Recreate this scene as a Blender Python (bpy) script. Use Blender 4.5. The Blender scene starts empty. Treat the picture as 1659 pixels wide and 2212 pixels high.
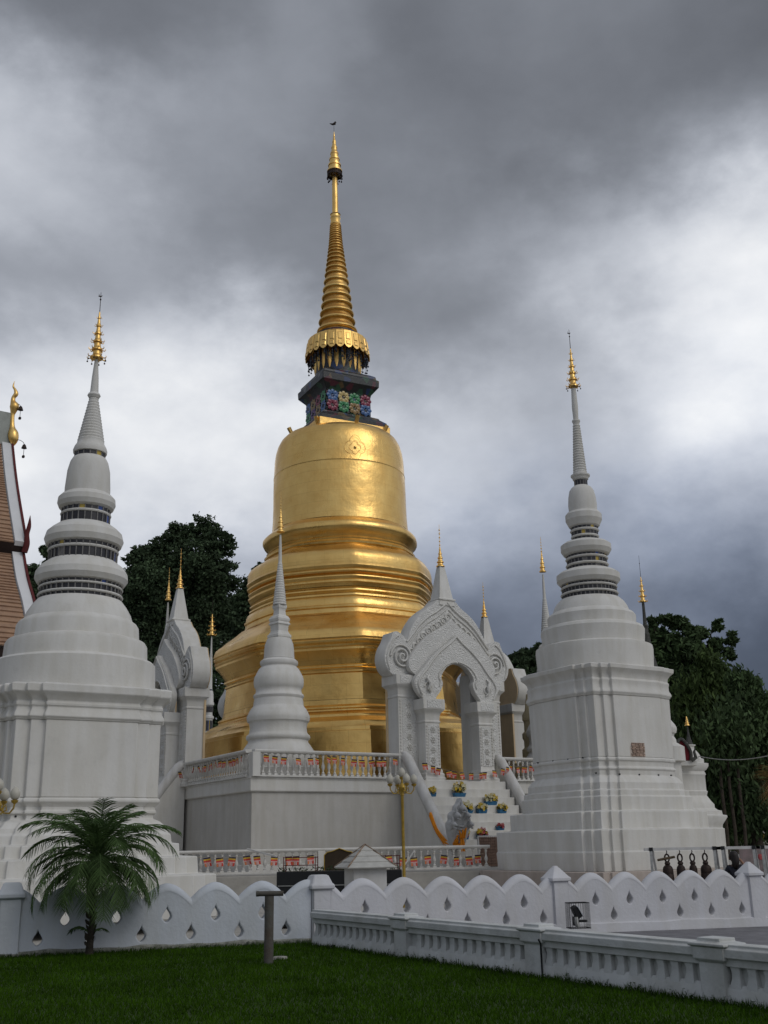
import bpy, math, random, json
import numpy as np
from mathutils import Vector, Matrix
random.seed(7); rng = np.random.default_rng(11)
SC = bpy.context.scene; COL = SC.collection
PI = math.pi; rad = math.radians

# ---------------------------------------------------------------- camera
FPX = 2295.; CX = 829.5; CY = 1106.
PITCH = rad(17.3); ROLL = rad(1.1); EYE = 1.6
CF = (0, math.cos(PITCH), math.sin(PITCH)); U0 = (0, -math.sin(PITCH), math.cos(PITCH))
CR = (math.cos(ROLL), -U0[1]*math.sin(ROLL), -U0[2]*math.sin(ROLL))
CU = (math.sin(ROLL), U0[1]*math.cos(ROLL), U0[2]*math.cos(ROLL))
def ray(x, y):
    a = (x-CX)/FPX; b = (CY-y)/FPX
    return [CF[i]+CR[i]*a+CU[i]*b for i in range(3)]
def at(x, y, Y):
    d = ray(x, y); t = Y/d[1]; return Vector((d[0]*t, Y, EYE+d[2]*t))
def atz(x, y, z):
    d = ray(x, y); t = (z-EYE)/d[2]; return Vector((d[0]*t, d[1]*t, z))
def dot3(a, b): return a[0]*b[0]+a[1]*b[1]+a[2]*b[2]
def proj(P):
    q = (P[0], P[1], P[2]-EYE); z = dot3(q, CF)
    return (CX+FPX*dot3(q, CR)/z, CY-FPX*dot3(q, CU)/z)
cam = bpy.data.cameras.new('camera'); camo = bpy.data.objects.new('camera', cam); COL.objects.link(camo)
camo.matrix_world = Matrix(((CR[0], CU[0], -CF[0], 0), (CR[1], CU[1], -CF[1], 0), (CR[2], CU[2], -CF[2], EYE), (0, 0, 0, 1)))
cam.sensor_fit = 'VERTICAL'; cam.sensor_height = 24; cam.lens = 12*FPX/CY; cam.clip_end = 6000; cam.clip_start = .1
SC.camera = camo

# ---------------------------------------------------------------- mesh builder
class MB:
    def __init__(s): s.v = []; s.f = []; s.m = []
    def add(s, vs, fs, m=0):
        o = len(s.v); s.v += [tuple(v) for v in vs]
        for f in fs: s.f.append(tuple(i+o for i in f)); s.m.append(m)
        return s
    def box(s, c, d, rz=0, m=0, taper=1.0, M=None):
        vs = []
        for k in (-1, 1):
            t = 1 if k < 0 else taper
            for i, j in ((-1, -1), (1, -1), (1, 1), (-1, 1)):
                x, y, z = i*d[0]/2*t, j*d[1]/2*t, k*d[2]/2
                if M is not None:
                    w = M @ Vector((x, y, z)); vs.append((c[0]+w[0], c[1]+w[1], c[2]+w[2]))
                else:
                    vs.append((c[0]+x*math.cos(rz)-y*math.sin(rz), c[1]+x*math.sin(rz)+y*math.cos(rz), c[2]+z))
        return s.add(vs, [(0, 3, 2, 1), (4, 5, 6, 7), (0, 1, 5, 4), (1, 2, 6, 5), (2, 3, 7, 6), (3, 0, 4, 7)], m)
    def beam(s, p, q, w, h=None, m=0):
        p = Vector(p); q = Vector(q); d = q-p; h = h or w
        M = d.to_track_quat('Z', 'Y').to_matrix()
        return s.box(tuple((p+q)/2), (w, h, d.length), M=M, m=m)
    def loft(s, rings, closed=True, caps=True, m=0):
        n = len(rings[0]); vs = [v for r in rings for v in r]; fs = []
        for k in range(len(rings)-1):
            for i in range(n if closed else n-1):
                j = (i+1) % n
                fs.append((k*n+i, k*n+j, (k+1)*n+j, (k+1)*n+i))
        if caps:
            fs.append(tuple(reversed(range(n)))); fs.append(tuple((len(rings)-1)*n+i for i in range(n)))
        return s.add(vs, fs, m)
    def lathe(s, prof, seg=32, c=(0, 0), m=0, caps=True, fac=None):
        rings = []
        for r, z in prof:
            rings.append([(c[0]+r*(fac(a) if fac else 1)*math.cos(a), c[1]+r*(fac(a) if fac else 1)*math.sin(a), z) for a in [2*PI*i/seg for i in range(seg)]])
        return s.loft(rings, m=m, caps=caps)
    def tube(s, pts, rr, seg=8, m=0, caps=True):
        pts = [Vector(p) for p in pts]; rings = []; n0 = None
        if not hasattr(rr, '__len__'): rr = [rr]*len(pts)
        for i, p in enumerate(pts):
            t = (pts[min(i+1, len(pts)-1)]-pts[max(i-1, 0)]).normalized()
            if n0 is None:
                n0 = t.orthogonal().normalized()
            n0 = (n0-t*n0.dot(t)).normalized(); b = t.cross(n0)
            rings.append([tuple(p+(n0*math.cos(2*PI*k/seg)+b*math.sin(2*PI*k/seg))*rr[i]) for k in range(seg)])
        return s.loft(rings, m=m, caps=caps)
    def ball(s, c, r, seg=10, rings=6, m=0, sc=(1, 1, 1)):
        pr = []
        for k in range(1, rings):
            a = PI*k/rings; pr.append([(c[0]+r*sc[0]*math.sin(a)*math.cos(2*PI*i/seg), c[1]+r*sc[1]*math.sin(a)*math.sin(2*PI*i/seg), c[2]-r*sc[2]*math.cos(a)) for i in range(seg)])
        return s.loft(pr, m=m)
    def prism(s, poly, z0, z1, m=0):
        return s.loft([[(x, y, z0) for x, y in poly], [(x, y, z1) for x, y in poly]], m=m)
    def build(s, name, mats, parent=None, smooth=35, bevel=0, loc=None, kind=None):
        me = bpy.data.meshes.new(name); me.from_pydata(s.v, [], s.f)
        if not isinstance(mats, (list, tuple)): mats = [mats]
        for mt in mats: me.materials.append(mt)
        me.polygons.foreach_set('material_index', s.m)
        return link_mesh(name, me, parent, smooth, bevel, loc, kind)
def link_mesh(name, me, parent=None, smooth=35, bevel=0, loc=None, kind=None, fix=True):
    if fix and len(me.polygons) < 30000:
        import bmesh
        bm = bmesh.new(); bm.from_mesh(me); bmesh.ops.recalc_face_normals(bm, faces=bm.faces); bm.to_mesh(me); bm.free()
    if smooth:
        me.polygons.foreach_set('use_smooth', [True]*len(me.polygons)); me.set_sharp_from_angle(angle=rad(smooth))
    o = bpy.data.objects.new(name, me); COL.objects.link(o)
    if parent is not None: o.parent = parent
    if loc is not None: o.location = loc
    if bevel:
        b = o.modifiers.new('bevel', 'BEVEL'); b.width = bevel; b.segments = 2; b.limit_method = 'ANGLE'; b.angle_limit = rad(40)
    if kind: o['kind'] = kind
    return o
def tag(o, label, cat, group=None, kind=None):
    o['label'] = label; o['category'] = cat
    if group: o['group'] = group
    if kind: o['kind'] = kind
    return o
def thing(name, label, cat, loc=(0, 0, 0), rz=0, group=None):
    o = bpy.data.objects.new(name, None); COL.objects.link(o); o.location = loc; o.rotation_euler = (0, 0, rz)
    o.empty_display_size = .3
    return tag(o, label, cat, group)
def dup(root, loc, rz=None, label=None, group=None):
    r = root.copy(); COL.objects.link(r); r.location = loc
    if rz is not None: r.rotation_euler = (0, 0, rz)
    if label: r['label'] = label
    if group: r['group'] = group
    for ch in list(root.children):
        c = ch.copy(); COL.objects.link(c); c.parent = r
        for g in list(ch.children):
            d = g.copy(); COL.objects.link(d); d.parent = c
    return r
def plate(name, outline, holes, thick, mat, parent=None, bevel=0, y0=0, loc=None, smooth=35, res=None):
    """flat outline (x,z) extruded to a real thickness along y"""
    cu = bpy.data.curves.new('tmp', 'CURVE'); cu.dimensions = '2D'; cu.fill_mode = 'BOTH'; cu.extrude = thick/2-bevel
    cu.bevel_depth = bevel; cu.bevel_resolution = 1; cu.offset = -bevel
    for pl in [outline]+list(holes):
        sp = cu.splines.new('POLY'); sp.points.add(len(pl)-1); sp.use_cyclic_u = True
        for i, (x, z) in enumerate(pl): sp.points[i].co = (x, z, 0, 1)
    co = bpy.data.objects.new('tmp', cu); COL.objects.link(co)
    dg = bpy.context.evaluated_depsgraph_get()
    me = bpy.data.meshes.new_from_object(co.evaluated_get(dg)); bpy.data.objects.remove(co)
    n = len(me.vertices); a = np.empty(n*3); me.vertices.foreach_get('co', a); a = a.reshape(-1, 3)
    b = np.stack([a[:, 0], -a[:, 2]+y0, a[:, 1]], 1); me.vertices.foreach_set('co', b.ravel()); me.update()
    me.name = name; me.materials.clear(); me.materials.append(mat)
    if mat == M.get('carved'):
        me.materials.append(M['white']); nn = np.empty(len(me.polygons)*3); me.polygons.foreach_get('normal', nn); me.polygons.foreach_set('material_index', (np.abs(nn.reshape(-1, 3)[:, 1]) < .6).astype(np.int32)) if True else None
    return link_mesh(name, me, parent, smooth, 0, loc)
def cr(pts, n=6, closed=False):
    """smooth curve through 2-D points (Catmull-Rom)"""
    out = []; N = len(pts); rngN = N if closed else N-1
    for i in range(rngN):
        p = [pts[(i+k) % N] if closed else pts[min(max(i+k, 0), N-1)] for k in (-1, 0, 1, 2)]
        for j in range(n):
            t = j/n
            out.append(tuple(.5*(2*p[1][k]+(p[2][k]-p[0][k])*t+(2*p[0][k]-5*p[1][k]+4*p[2][k]-p[3][k])*t*t+(3*p[1][k]-p[0][k]-3*p[2][k]+p[3][k])*t**3) for k in range(len(pts[0]))))
    if not closed: out.append(tuple(pts[-1]))
    return out

# ---------------------------------------------------------------- materials
def mat(name, col, rough=.85, metal=0, var=.12, vscale=1.5, bump=.0, bscale=30, col2=None, vmix=None, spec=.3, streak=0, grime=0, tl=0, isl=0, emis=None, coat=0):
    m = bpy.data.materials.new(name); m.use_nodes = True; nt = m.node_tree; N = nt.nodes; L = nt.links
    b = N['Principled BSDF']; b.inputs['Roughness'].default_value = rough; b.inputs['Metallic'].default_value = metal
    b.inputs['Specular IOR Level'].default_value = spec
    tc = N.new('ShaderNodeTexCoord'); co = tc.outputs['Object']
    nz = N.new('ShaderNodeTexNoise'); nz.inputs['Scale'].default_value = vscale; nz.inputs['Detail'].default_value = 6; nz.inputs['Roughness'].default_value = .65
    L.new(co, nz.inputs['Vector'])
    r = N.new('ShaderNodeValToRGB'); c2 = col2 or tuple(c*(1-var*2.2) for c in col)
    r.color_ramp.elements[0].position = .3; r.color_ramp.elements[1].position = .68
    r.color_ramp.elements[0].color = (*c2, 1); r.color_ramp.elements[1].color = (*col, 1)
    L.new(nz.outputs['Fac'], r.inputs['Fac']); out = r.outputs['Color']
    if streak:   # rain streaks running down the plaster
        mp = N.new('ShaderNodeMapping'); mp.inputs['Scale'].default_value = (2.6, 2.6, .35); L.new(co, mp.inputs['Vector'])
        n2 = N.new('ShaderNodeTexNoise'); n2.inputs['Scale'].default_value = 1.2; n2.inputs['Detail'].default_value = 5; L.new(mp.outputs[0], n2.inputs['Vector'])
        r2 = N.new('ShaderNodeValToRGB'); r2.color_ramp.elements[0].position = .38; r2.color_ramp.elements[1].position = .6
        k = 1-streak; r2.color_ramp.elements[0].color = (k, k*.99, k*.96, 1); r2.color_ramp.elements[1].color = (1, 1, 1, 1)
        L.new(n2.outputs['Fac'], r2.inputs['Fac'])
        mx = N.new('ShaderNodeMix'); mx.data_type = 'RGBA'; mx.blend_type = 'MULTIPLY'; mx.inputs[0].default_value = 1
        L.new(out, mx.inputs[6]); L.new(r2.outputs[0], mx.inputs[7]); out = mx.outputs[2]
    if grime:    # mould stains with blotchy outline
        n3 = N.new('ShaderNodeTexNoise'); n3.inputs['Scale'].default_value = 2.3; n3.inputs['Detail'].default_value = 9; n3.inputs['Roughness'].default_value = .72; L.new(co, n3.inputs['Vector'])
        r3 = N.new('ShaderNodeValToRGB'); r3.color_ramp.elements[0].position = .56; r3.color_ramp.elements[1].position = .74
        r3.color_ramp.elements[0].color = (0, 0, 0, 1); r3.color_ramp.elements[1].color = (grime, grime, grime, 1)
        L.new(n3.outputs['Fac'], r3.inputs['Fac'])
        mx = N.new('ShaderNodeMix'); mx.data_type = 'RGBA'; L.new(r3.outputs[0], mx.inputs[0]); L.new(out, mx.inputs[6]); mx.inputs[7].default_value = (.09, .09, .075, 1); out = mx.outputs[2]
    if isl:
        g = N.new('ShaderNodeNewGeometry'); hs = N.new('ShaderNodeHueSaturation')
        mr = N.new('ShaderNodeMapRange'); mr.inputs[3].default_value = 1-isl; mr.inputs[4].default_value = 1+isl
        L.new(g.outputs['Random Per Island'], mr.inputs[0]); L.new(mr.outputs[0], hs.inputs['Value']); L.new(out, hs.inputs['Color']); out = hs.outputs[0]
    L.new(out, b.inputs['Base Color'])
    if bump:
        n4 = N.new('ShaderNodeTexNoise'); n4.inputs['Scale'].default_value = bscale; n4.inputs['Detail'].default_value = 5; L.new(co, n4.inputs['Vector'])
        bp = N.new('ShaderNodeBump'); bp.inputs['Strength'].default_value = bump; bp.inputs['Distance'].default_value = .02
        L.new(n4.outputs['Fac'], bp.inputs['Height']); L.new(bp.outputs[0], b.inputs['Normal'])
    if tl:
        t = N.new('ShaderNodeBsdfTranslucent'); L.new(out, t.inputs[0]); ms = N.new('ShaderNodeMixShader'); ms.inputs[0].default_value = tl
        L.new(b.outputs[0], ms.inputs[1]); L.new(t.outputs[0], ms.inputs[2]); L.new(ms.outputs[0], N['Material Output'].inputs[0])
    if emis: b.inputs['Emission Color'].default_value = (*emis[:3], 1); b.inputs['Emission Strength'].default_value = emis[3]
    return m
M = {}
M['white'] = mat('white_plaster', (.69, .675, .635), var=.055, vscale=.7, bump=.25, bscale=14, streak=.08, grime=.10)
M['white_old'] = mat('weathered_white_plaster', (.62, .61, .59), var=.07, vscale=1.2, bump=.35, bscale=12, streak=.14, grime=.16)
M['wash'] = mat('bluish_whitewash', (.57, .602, .645), var=.06, vscale=1.3, bump=.35, bscale=16, streak=.06, grime=.12)
M['wash_r'] = mat('grey_whitewash', (.60, .60, .62), var=.06, vscale=1.3, bump=.35, bscale=16, streak=.06, grime=.08)
M['fence'] = mat('mouldy_white_paint', (.60, .61, .595), var=.08, vscale=2.5, bump=.4, bscale=18, streak=.14, grime=.32)
M['moss'] = mat('mossy_concrete', (.34, .34, .30), col2=(.055, .06, .035), vscale=6, bump=.8, bscale=20, grime=.8)
M['carved'] = None
M['tan'] = mat('beige_plaster', (.74, .56, .34), var=.08, bump=.15)
M['glass_dark'] = mat('dark_mirror_glass', (.022, .020, .026), rough=.35, var=.3, vscale=6, spec=.5)
M['glass_bar'] = mat('pale_glass_bars', (.24, .23, .22), rough=.5, var=.2, vscale=9)
M['glass_yel'] = mat('yellow_mirror_glass', (.55, .40, .08), rough=.25)
M['glass_blu'] = mat('blue_mirror_glass', (.04, .09, .32), rough=.25)
M['black'] = mat('black_metal', (.012, .013, .014), rough=.5)
M['bronze'] = mat('dark_bronze', (.055, .038, .032), rough=.55, metal=.5, var=.25, vscale=9, bump=.2)
M['lampgold'] = mat('gold_paint', (.50, .33, .06), rough=.45, metal=.35, var=.2, vscale=8)
M['globe'] = mat('milky_glass', (.50, .475, .40), rough=.35, var=.05)
M['flower_w'] = mat('cream_petals', (.75, .70, .45), var=.2, vscale=30)
M['flower_y'] = mat('yellow_petals', (.72, .50, .05), var=.2, vscale=30)
M['flower_p'] = mat('pink_petals', (.60, .12, .12), var=.3, vscale=30)
M['leaf_d'] = mat('dark_leaves', (.035, .06, .02), var=.3, vscale=20, tl=.2, isl=.4)
M['potblue'] = mat('blue_plastic', (.04, .16, .30), rough=.5)
M['orange'] = mat('orange_cloth', (.78, .27, .015), var=.15, vscale=8, bump=.3, bscale=10)
M['f_navy'] = mat('navy_cloth', (.02, .02, .06)); M['f_yel'] = mat('yellow_cloth', (.60, .38, .05)); M['f_red'] = mat('red_cloth', (.55, .07, .05))
M['f_pink'] = mat('pale_pink_cloth', (.62, .36, .34)); M['f_or'] = mat('faded_orange_cloth', (.60, .20, .09))
M['rope'] = mat('pale_rope', (.5, .42, .3))
M['tile'] = mat('terracotta_tiles', (.40, .25, .155), col2=(.27, .165, .11), vscale=3, bump=.3, bscale=20, grime=.3)
M['redwood'] = mat('dark_red_wood', (.13, .025, .025), var=.2)
M['darkwood'] = mat('dark_wood', (.035, .022, .018), var=.3)
M['brick'] = None
M['post'] = mat('weathered_grey_pipe', (.095, .10, .09), col2=(.075, .055, .04), rough=.8, vscale=3.5, bump=.3)
M['stone'] = mat('pale_stone', (.4, .38, .34), var=.2, vscale=8, bump=.4)
M['trunk'] = mat('bark', (.07, .055, .04), var=.3, vscale=4, bump=.8, bscale=9)
M['palmtrunk'] = mat('palm_bark', (.06, .05, .035), var=.4, vscale=12, bump=1, bscale=16)
M['palm'] = mat('palm_leaf', (.085, .145, .045), var=.2, vscale=3, rough=.7, tl=.25, isl=.4, spec=.15)
M['drypalm'] = mat('dry_palm_leaf', (.34, .22, .08), var=.2, tl=.25, isl=.35)
M['leaf1'] = mat('broad_leaves', (.088, .135, .066), var=.3, vscale=.35, tl=.22, isl=.45)
M['leaf2'] = mat('dark_green_leaves', (.072, .115, .042), col2=(.042, .068, .028), vscale=.3, tl=.2, isl=.5)
M['leaf3'] = mat('yellow_green_leaves', (.078, .12, .032), col2=(.04, .065, .02), vscale=.3, tl=.25, isl=.45)
M['skin'] = mat('skin', (.36, .20, .13), rough=.6); M['hair'] = mat('dark_hair', (.016, .011, .009), rough=.5); M['navy'] = mat('navy_shirt', (.018, .02, .03)); M['denim'] = mat('denim', (.03, .045, .08))
M['shirtgrey'] = mat('grey_collar', (.22, .22, .26))
M['steel'] = mat('galvanised_steel', (.42, .42, .40), rough=.5, metal=.4, var=.2, vscale=10, grime=.4)
M['lens'] = mat('lamp_glass', (.75, .78, .8), rough=.15, spec=.6)
M['signbrown'] = mat('brown_sign', (.055, .038, .022), var=.2, vscale=4)
M['roofgrey'] = mat('grey_whitewashed_tiles', (.50, .49, .45), var=.12, vscale=4, bump=.3, grime=.35)
M['niche'] = mat('dark_red_niche', (.14, .012, .018)); M['greystone'] = mat('grey_stone', (.10, .10, .09), var=.3, vscale=8, bump=.5)

def carved():
    m = mat('carved_stucco', (.70, .69, .655), var=.05, vscale=1.5); nt = m.node_tree; N = nt.nodes; L = nt.links; b = N['Principled BSDF']
    tc = N.new('ShaderNodeTexCoord'); nz = N.new('ShaderNodeTexNoise'); nz.inputs['Scale'].default_value = 2.2; nz.inputs['Detail'].default_value = 2; L.new(tc.outputs['Object'], nz.inputs['Vector'])
    ad = N.new('ShaderNodeVectorMath'); ad.operation = 'MULTIPLY_ADD'; ad.inputs[1].default_value = (.5, .5, .5); L.new(nz.outputs['Color'], ad.inputs[0]); L.new(tc.outputs['Object'], ad.inputs[2])
    wv = N.new('ShaderNodeTexWave'); wv.wave_type = 'RINGS'; wv.rings_direction = 'SPHERICAL'; wv.inputs['Scale'].default_value = 0
    vo = N.new('ShaderNodeTexVoronoi'); vo.feature = 'F1'; vo.inputs['Scale'].default_value = 3.6; L.new(ad.outputs[0], vo.inputs['Vector'])
    si = N.new('ShaderNodeMath'); si.operation = 'SINE'; mu = N.new('ShaderNodeMath'); mu.operation = 'MULTIPLY'; mu.inputs[1].default_value = 24
    L.new(vo.outputs['Distance'], mu.inputs[0]); L.new(mu.outputs[0], si.inputs[0])
    bp = N.new('ShaderNodeBump'); bp.inputs['Strength'].default_value = .42; bp.inputs['Distance'].default_value = .05
    L.new(si.outputs[0], bp.inputs['Height']); L.new(bp.outputs[0], b.inputs['Normal']); N.remove(wv)
    return m
M['carved'] = carved()
def goldmat(name, rough=.3, col=(.95, .635, .22), panel=True):
    m = mat(name, col, rough=rough, metal=1, col2=tuple(c*k for c, k in zip(col, (.84, .77, .68))), vscale=.9); nt = m.node_tree; N = nt.nodes; L = nt.links; b = N['Principled BSDF']
    tc = N.new('ShaderNodeTexCoord')
    n1 = N.new('ShaderNodeTexNoise'); n1.inputs['Scale'].default_value = .55; n1.inputs['Detail'].default_value = 7; n1.inputs['Roughness'].default_value = .6; L.new(tc.outputs['Object'], n1.inputs['Vector'])
    mr = N.new('ShaderNodeMapRange'); mr.inputs[1].default_value = .3; mr.inputs[2].default_value = .7; mr.inputs[3].default_value = rough-.07; mr.inputs[4].default_value = rough+.17
    L.new(n1.outputs['Fac'], mr.inputs[0]); L.new(mr.outputs[0], b.inputs['Roughness'])
    n2 = N.new('ShaderNodeTexNoise'); n2.inputs['Scale'].default_value = 1.1; n2.inputs['Detail'].default_value = 4; L.new(tc.outputs['Object'], n2.inputs['Vector'])
    n3 = N.new('ShaderNodeTexNoise'); n3.inputs['Scale'].default_value = 7; n3.inputs['Detail'].default_value = 3
    mp = N.new('ShaderNodeMapping'); mp.inputs['Scale'].default_value = (1, 1, .35); L.new(tc.outputs['Object'], mp.inputs['Vector']); L.new(mp.outputs[0], n3.inputs['Vector'])
    h = N.new('ShaderNodeMath'); h.operation = 'MULTIPLY_ADD'; h.inputs[1].default_value = .12; L.new(n3.outputs['Fac'], h.inputs[0]); L.new(n2.outputs['Fac'], h.inputs[2])
    hh = h.outputs[0]
    if panel:   # seams between the beaten sheets: angle and height bands
        sp = N.new('ShaderNodeSeparateXYZ'); L.new(tc.outputs['Object'], sp.inputs[0])
        at2 = N.new('ShaderNodeMath'); at2.operation = 'ARCTAN2'; L.new(sp.outputs[1], at2.inputs[0]); L.new(sp.outputs[0], at2.inputs[1])
        cb = N.new('ShaderNodeCombineXYZ'); sc = N.new('ShaderNodeMath'); sc.operation = 'MULTIPLY'; sc.inputs[1].default_value = 5.5; L.new(at2.outputs[0], sc.inputs[0]); L.new(sc.outputs[0], cb.inputs[0]); L.new(sp.outputs[2], cb.inputs[1])
        br = N.new('ShaderNodeTexBrick'); br.inputs['Scale'].default_value = 1; br.inputs['Mortar Size'].default_value = .012; br.inputs['Brick Width'].default_value = 1.1; br.inputs['Row Height'].default_value = .62
        br.inputs['Color1'].default_value = (1, 1, 1, 1); br.inputs['Color2'].default_value = (.93, .93, .93, 1); br.inputs['Mortar'].default_value = (.72, .70, .68, 1)
        L.new(cb.outputs[0], br.inputs['Vector'])
        ma = N.new('ShaderNodeMath'); ma.operation = 'MULTIPLY_ADD'; ma.inputs[1].default_value = .07; L.new(br.outputs['Color'], ma.inputs[0]); L.new(hh, ma.inputs[2]); hh = ma.outputs[0]
        mx = N.new('ShaderNodeMix'); mx.data_type = 'RGBA'; mx.blend_type = 'MULTIPLY'; mx.inputs[0].default_value = .5
        src = b.inputs['Base Color'].links[0].from_socket; L.new(src, mx.inputs[6]); L.new(br.outputs['Color'], mx.inputs[7]); L.new(mx.outputs[2], b.inputs['Base Color'])
    bp = N.new('ShaderNodeBump'); bp.inputs['Strength'].default_value = .42; bp.inputs['Distance'].default_value = .11
    L.new(hh, bp.inputs['Height']); L.new(bp.outputs[0], b.inputs['Normal'])
    return m
M['gold'] = goldmat('gilded_copper_sheet', .29)
M['gold2'] = goldmat('gilded_metal', .33, panel=False)
def brickmat():
    m = mat('exposed_old_brick', (.4, .2, .13)); nt = m.node_tree; N = nt.nodes; L = nt.links; b = N['Principled BSDF']
    tc = N.new('ShaderNodeTexCoord'); mp = N.new('ShaderNodeMapping'); mp.inputs['Rotation'].default_value = (PI/2, 0, 0); L.new(tc.outputs['Object'], mp.inputs['Vector'])
    br = N.new('ShaderNodeTexBrick'); br.inputs['Scale'].default_value = 3.4; br.inputs['Color1'].default_value = (.33, .19, .13, 1); br.inputs['Color2'].default_value = (.24, .13, .09, 1); br.inputs['Mortar'].default_value = (.45, .38, .33, 1)
    br.inputs['Row Height'].default_value = .2; br.inputs['Mortar Size'].default_value = .03; L.new(mp.outputs[0], br.inputs['Vector']); L.new(br.outputs[0], b.inputs['Base Color'])
    return m
M['brick'] = brickmat()

def mosaicmat(name, dark, amt, sc_):
    m = mat(name, dark, rough=.35, bump=.5, bscale=30, spec=.5); nt = m.node_tree; N = nt.nodes; L = nt.links; b = N['Principled BSDF']
    tc = N.new('ShaderNodeTexCoord'); vo = N.new('ShaderNodeTexVoronoi'); vo.inputs['Scale'].default_value = sc_; L.new(tc.outputs['Object'], vo.inputs['Vector'])
    sp = N.new('ShaderNodeSeparateColor'); L.new(vo.outputs['Color'], sp.inputs[0]); r = N.new('ShaderNodeValToRGB'); r.color_ramp.interpolation = 'CONSTANT'; els = r.color_ramp.elements
    cs = [(.012, .014, .016), (.03, .10, .05), (.015, .02, .02), (.02, .05, .16), (.012, .012, .014), (.16, .10, .04), (.02, .02, .022), (.12, .015, .035), (.2, .2, .2)]
    els[0].color = (*cs[0], 1); els[1].position = .95; els[1].color = (*cs[-1], 1)
    for i, c in enumerate(cs[1:-1]): e = els.new((.30, .40, .52, .60, .70, .76, .88)[i]); e.color = (*c, 1)
    L.new(sp.outputs[0], r.inputs[0]); mx = N.new('ShaderNodeMix'); mx.data_type = 'RGBA'; mx.inputs[0].default_value = amt; src = b.inputs['Base Color'].links[0].from_socket
    L.new(src, mx.inputs[6]); L.new(r.outputs[0], mx.inputs[7]); L.new(mx.outputs[2], b.inputs['Base Color']); return m
M['mosaic'] = mosaicmat('coloured_glass_mosaic', (.03, .05, .04), .95, 2.6)
M['mirror_black'] = mosaicmat('black_glass_mosaic', (.014, .016, .017), .6, 2.6)
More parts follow.
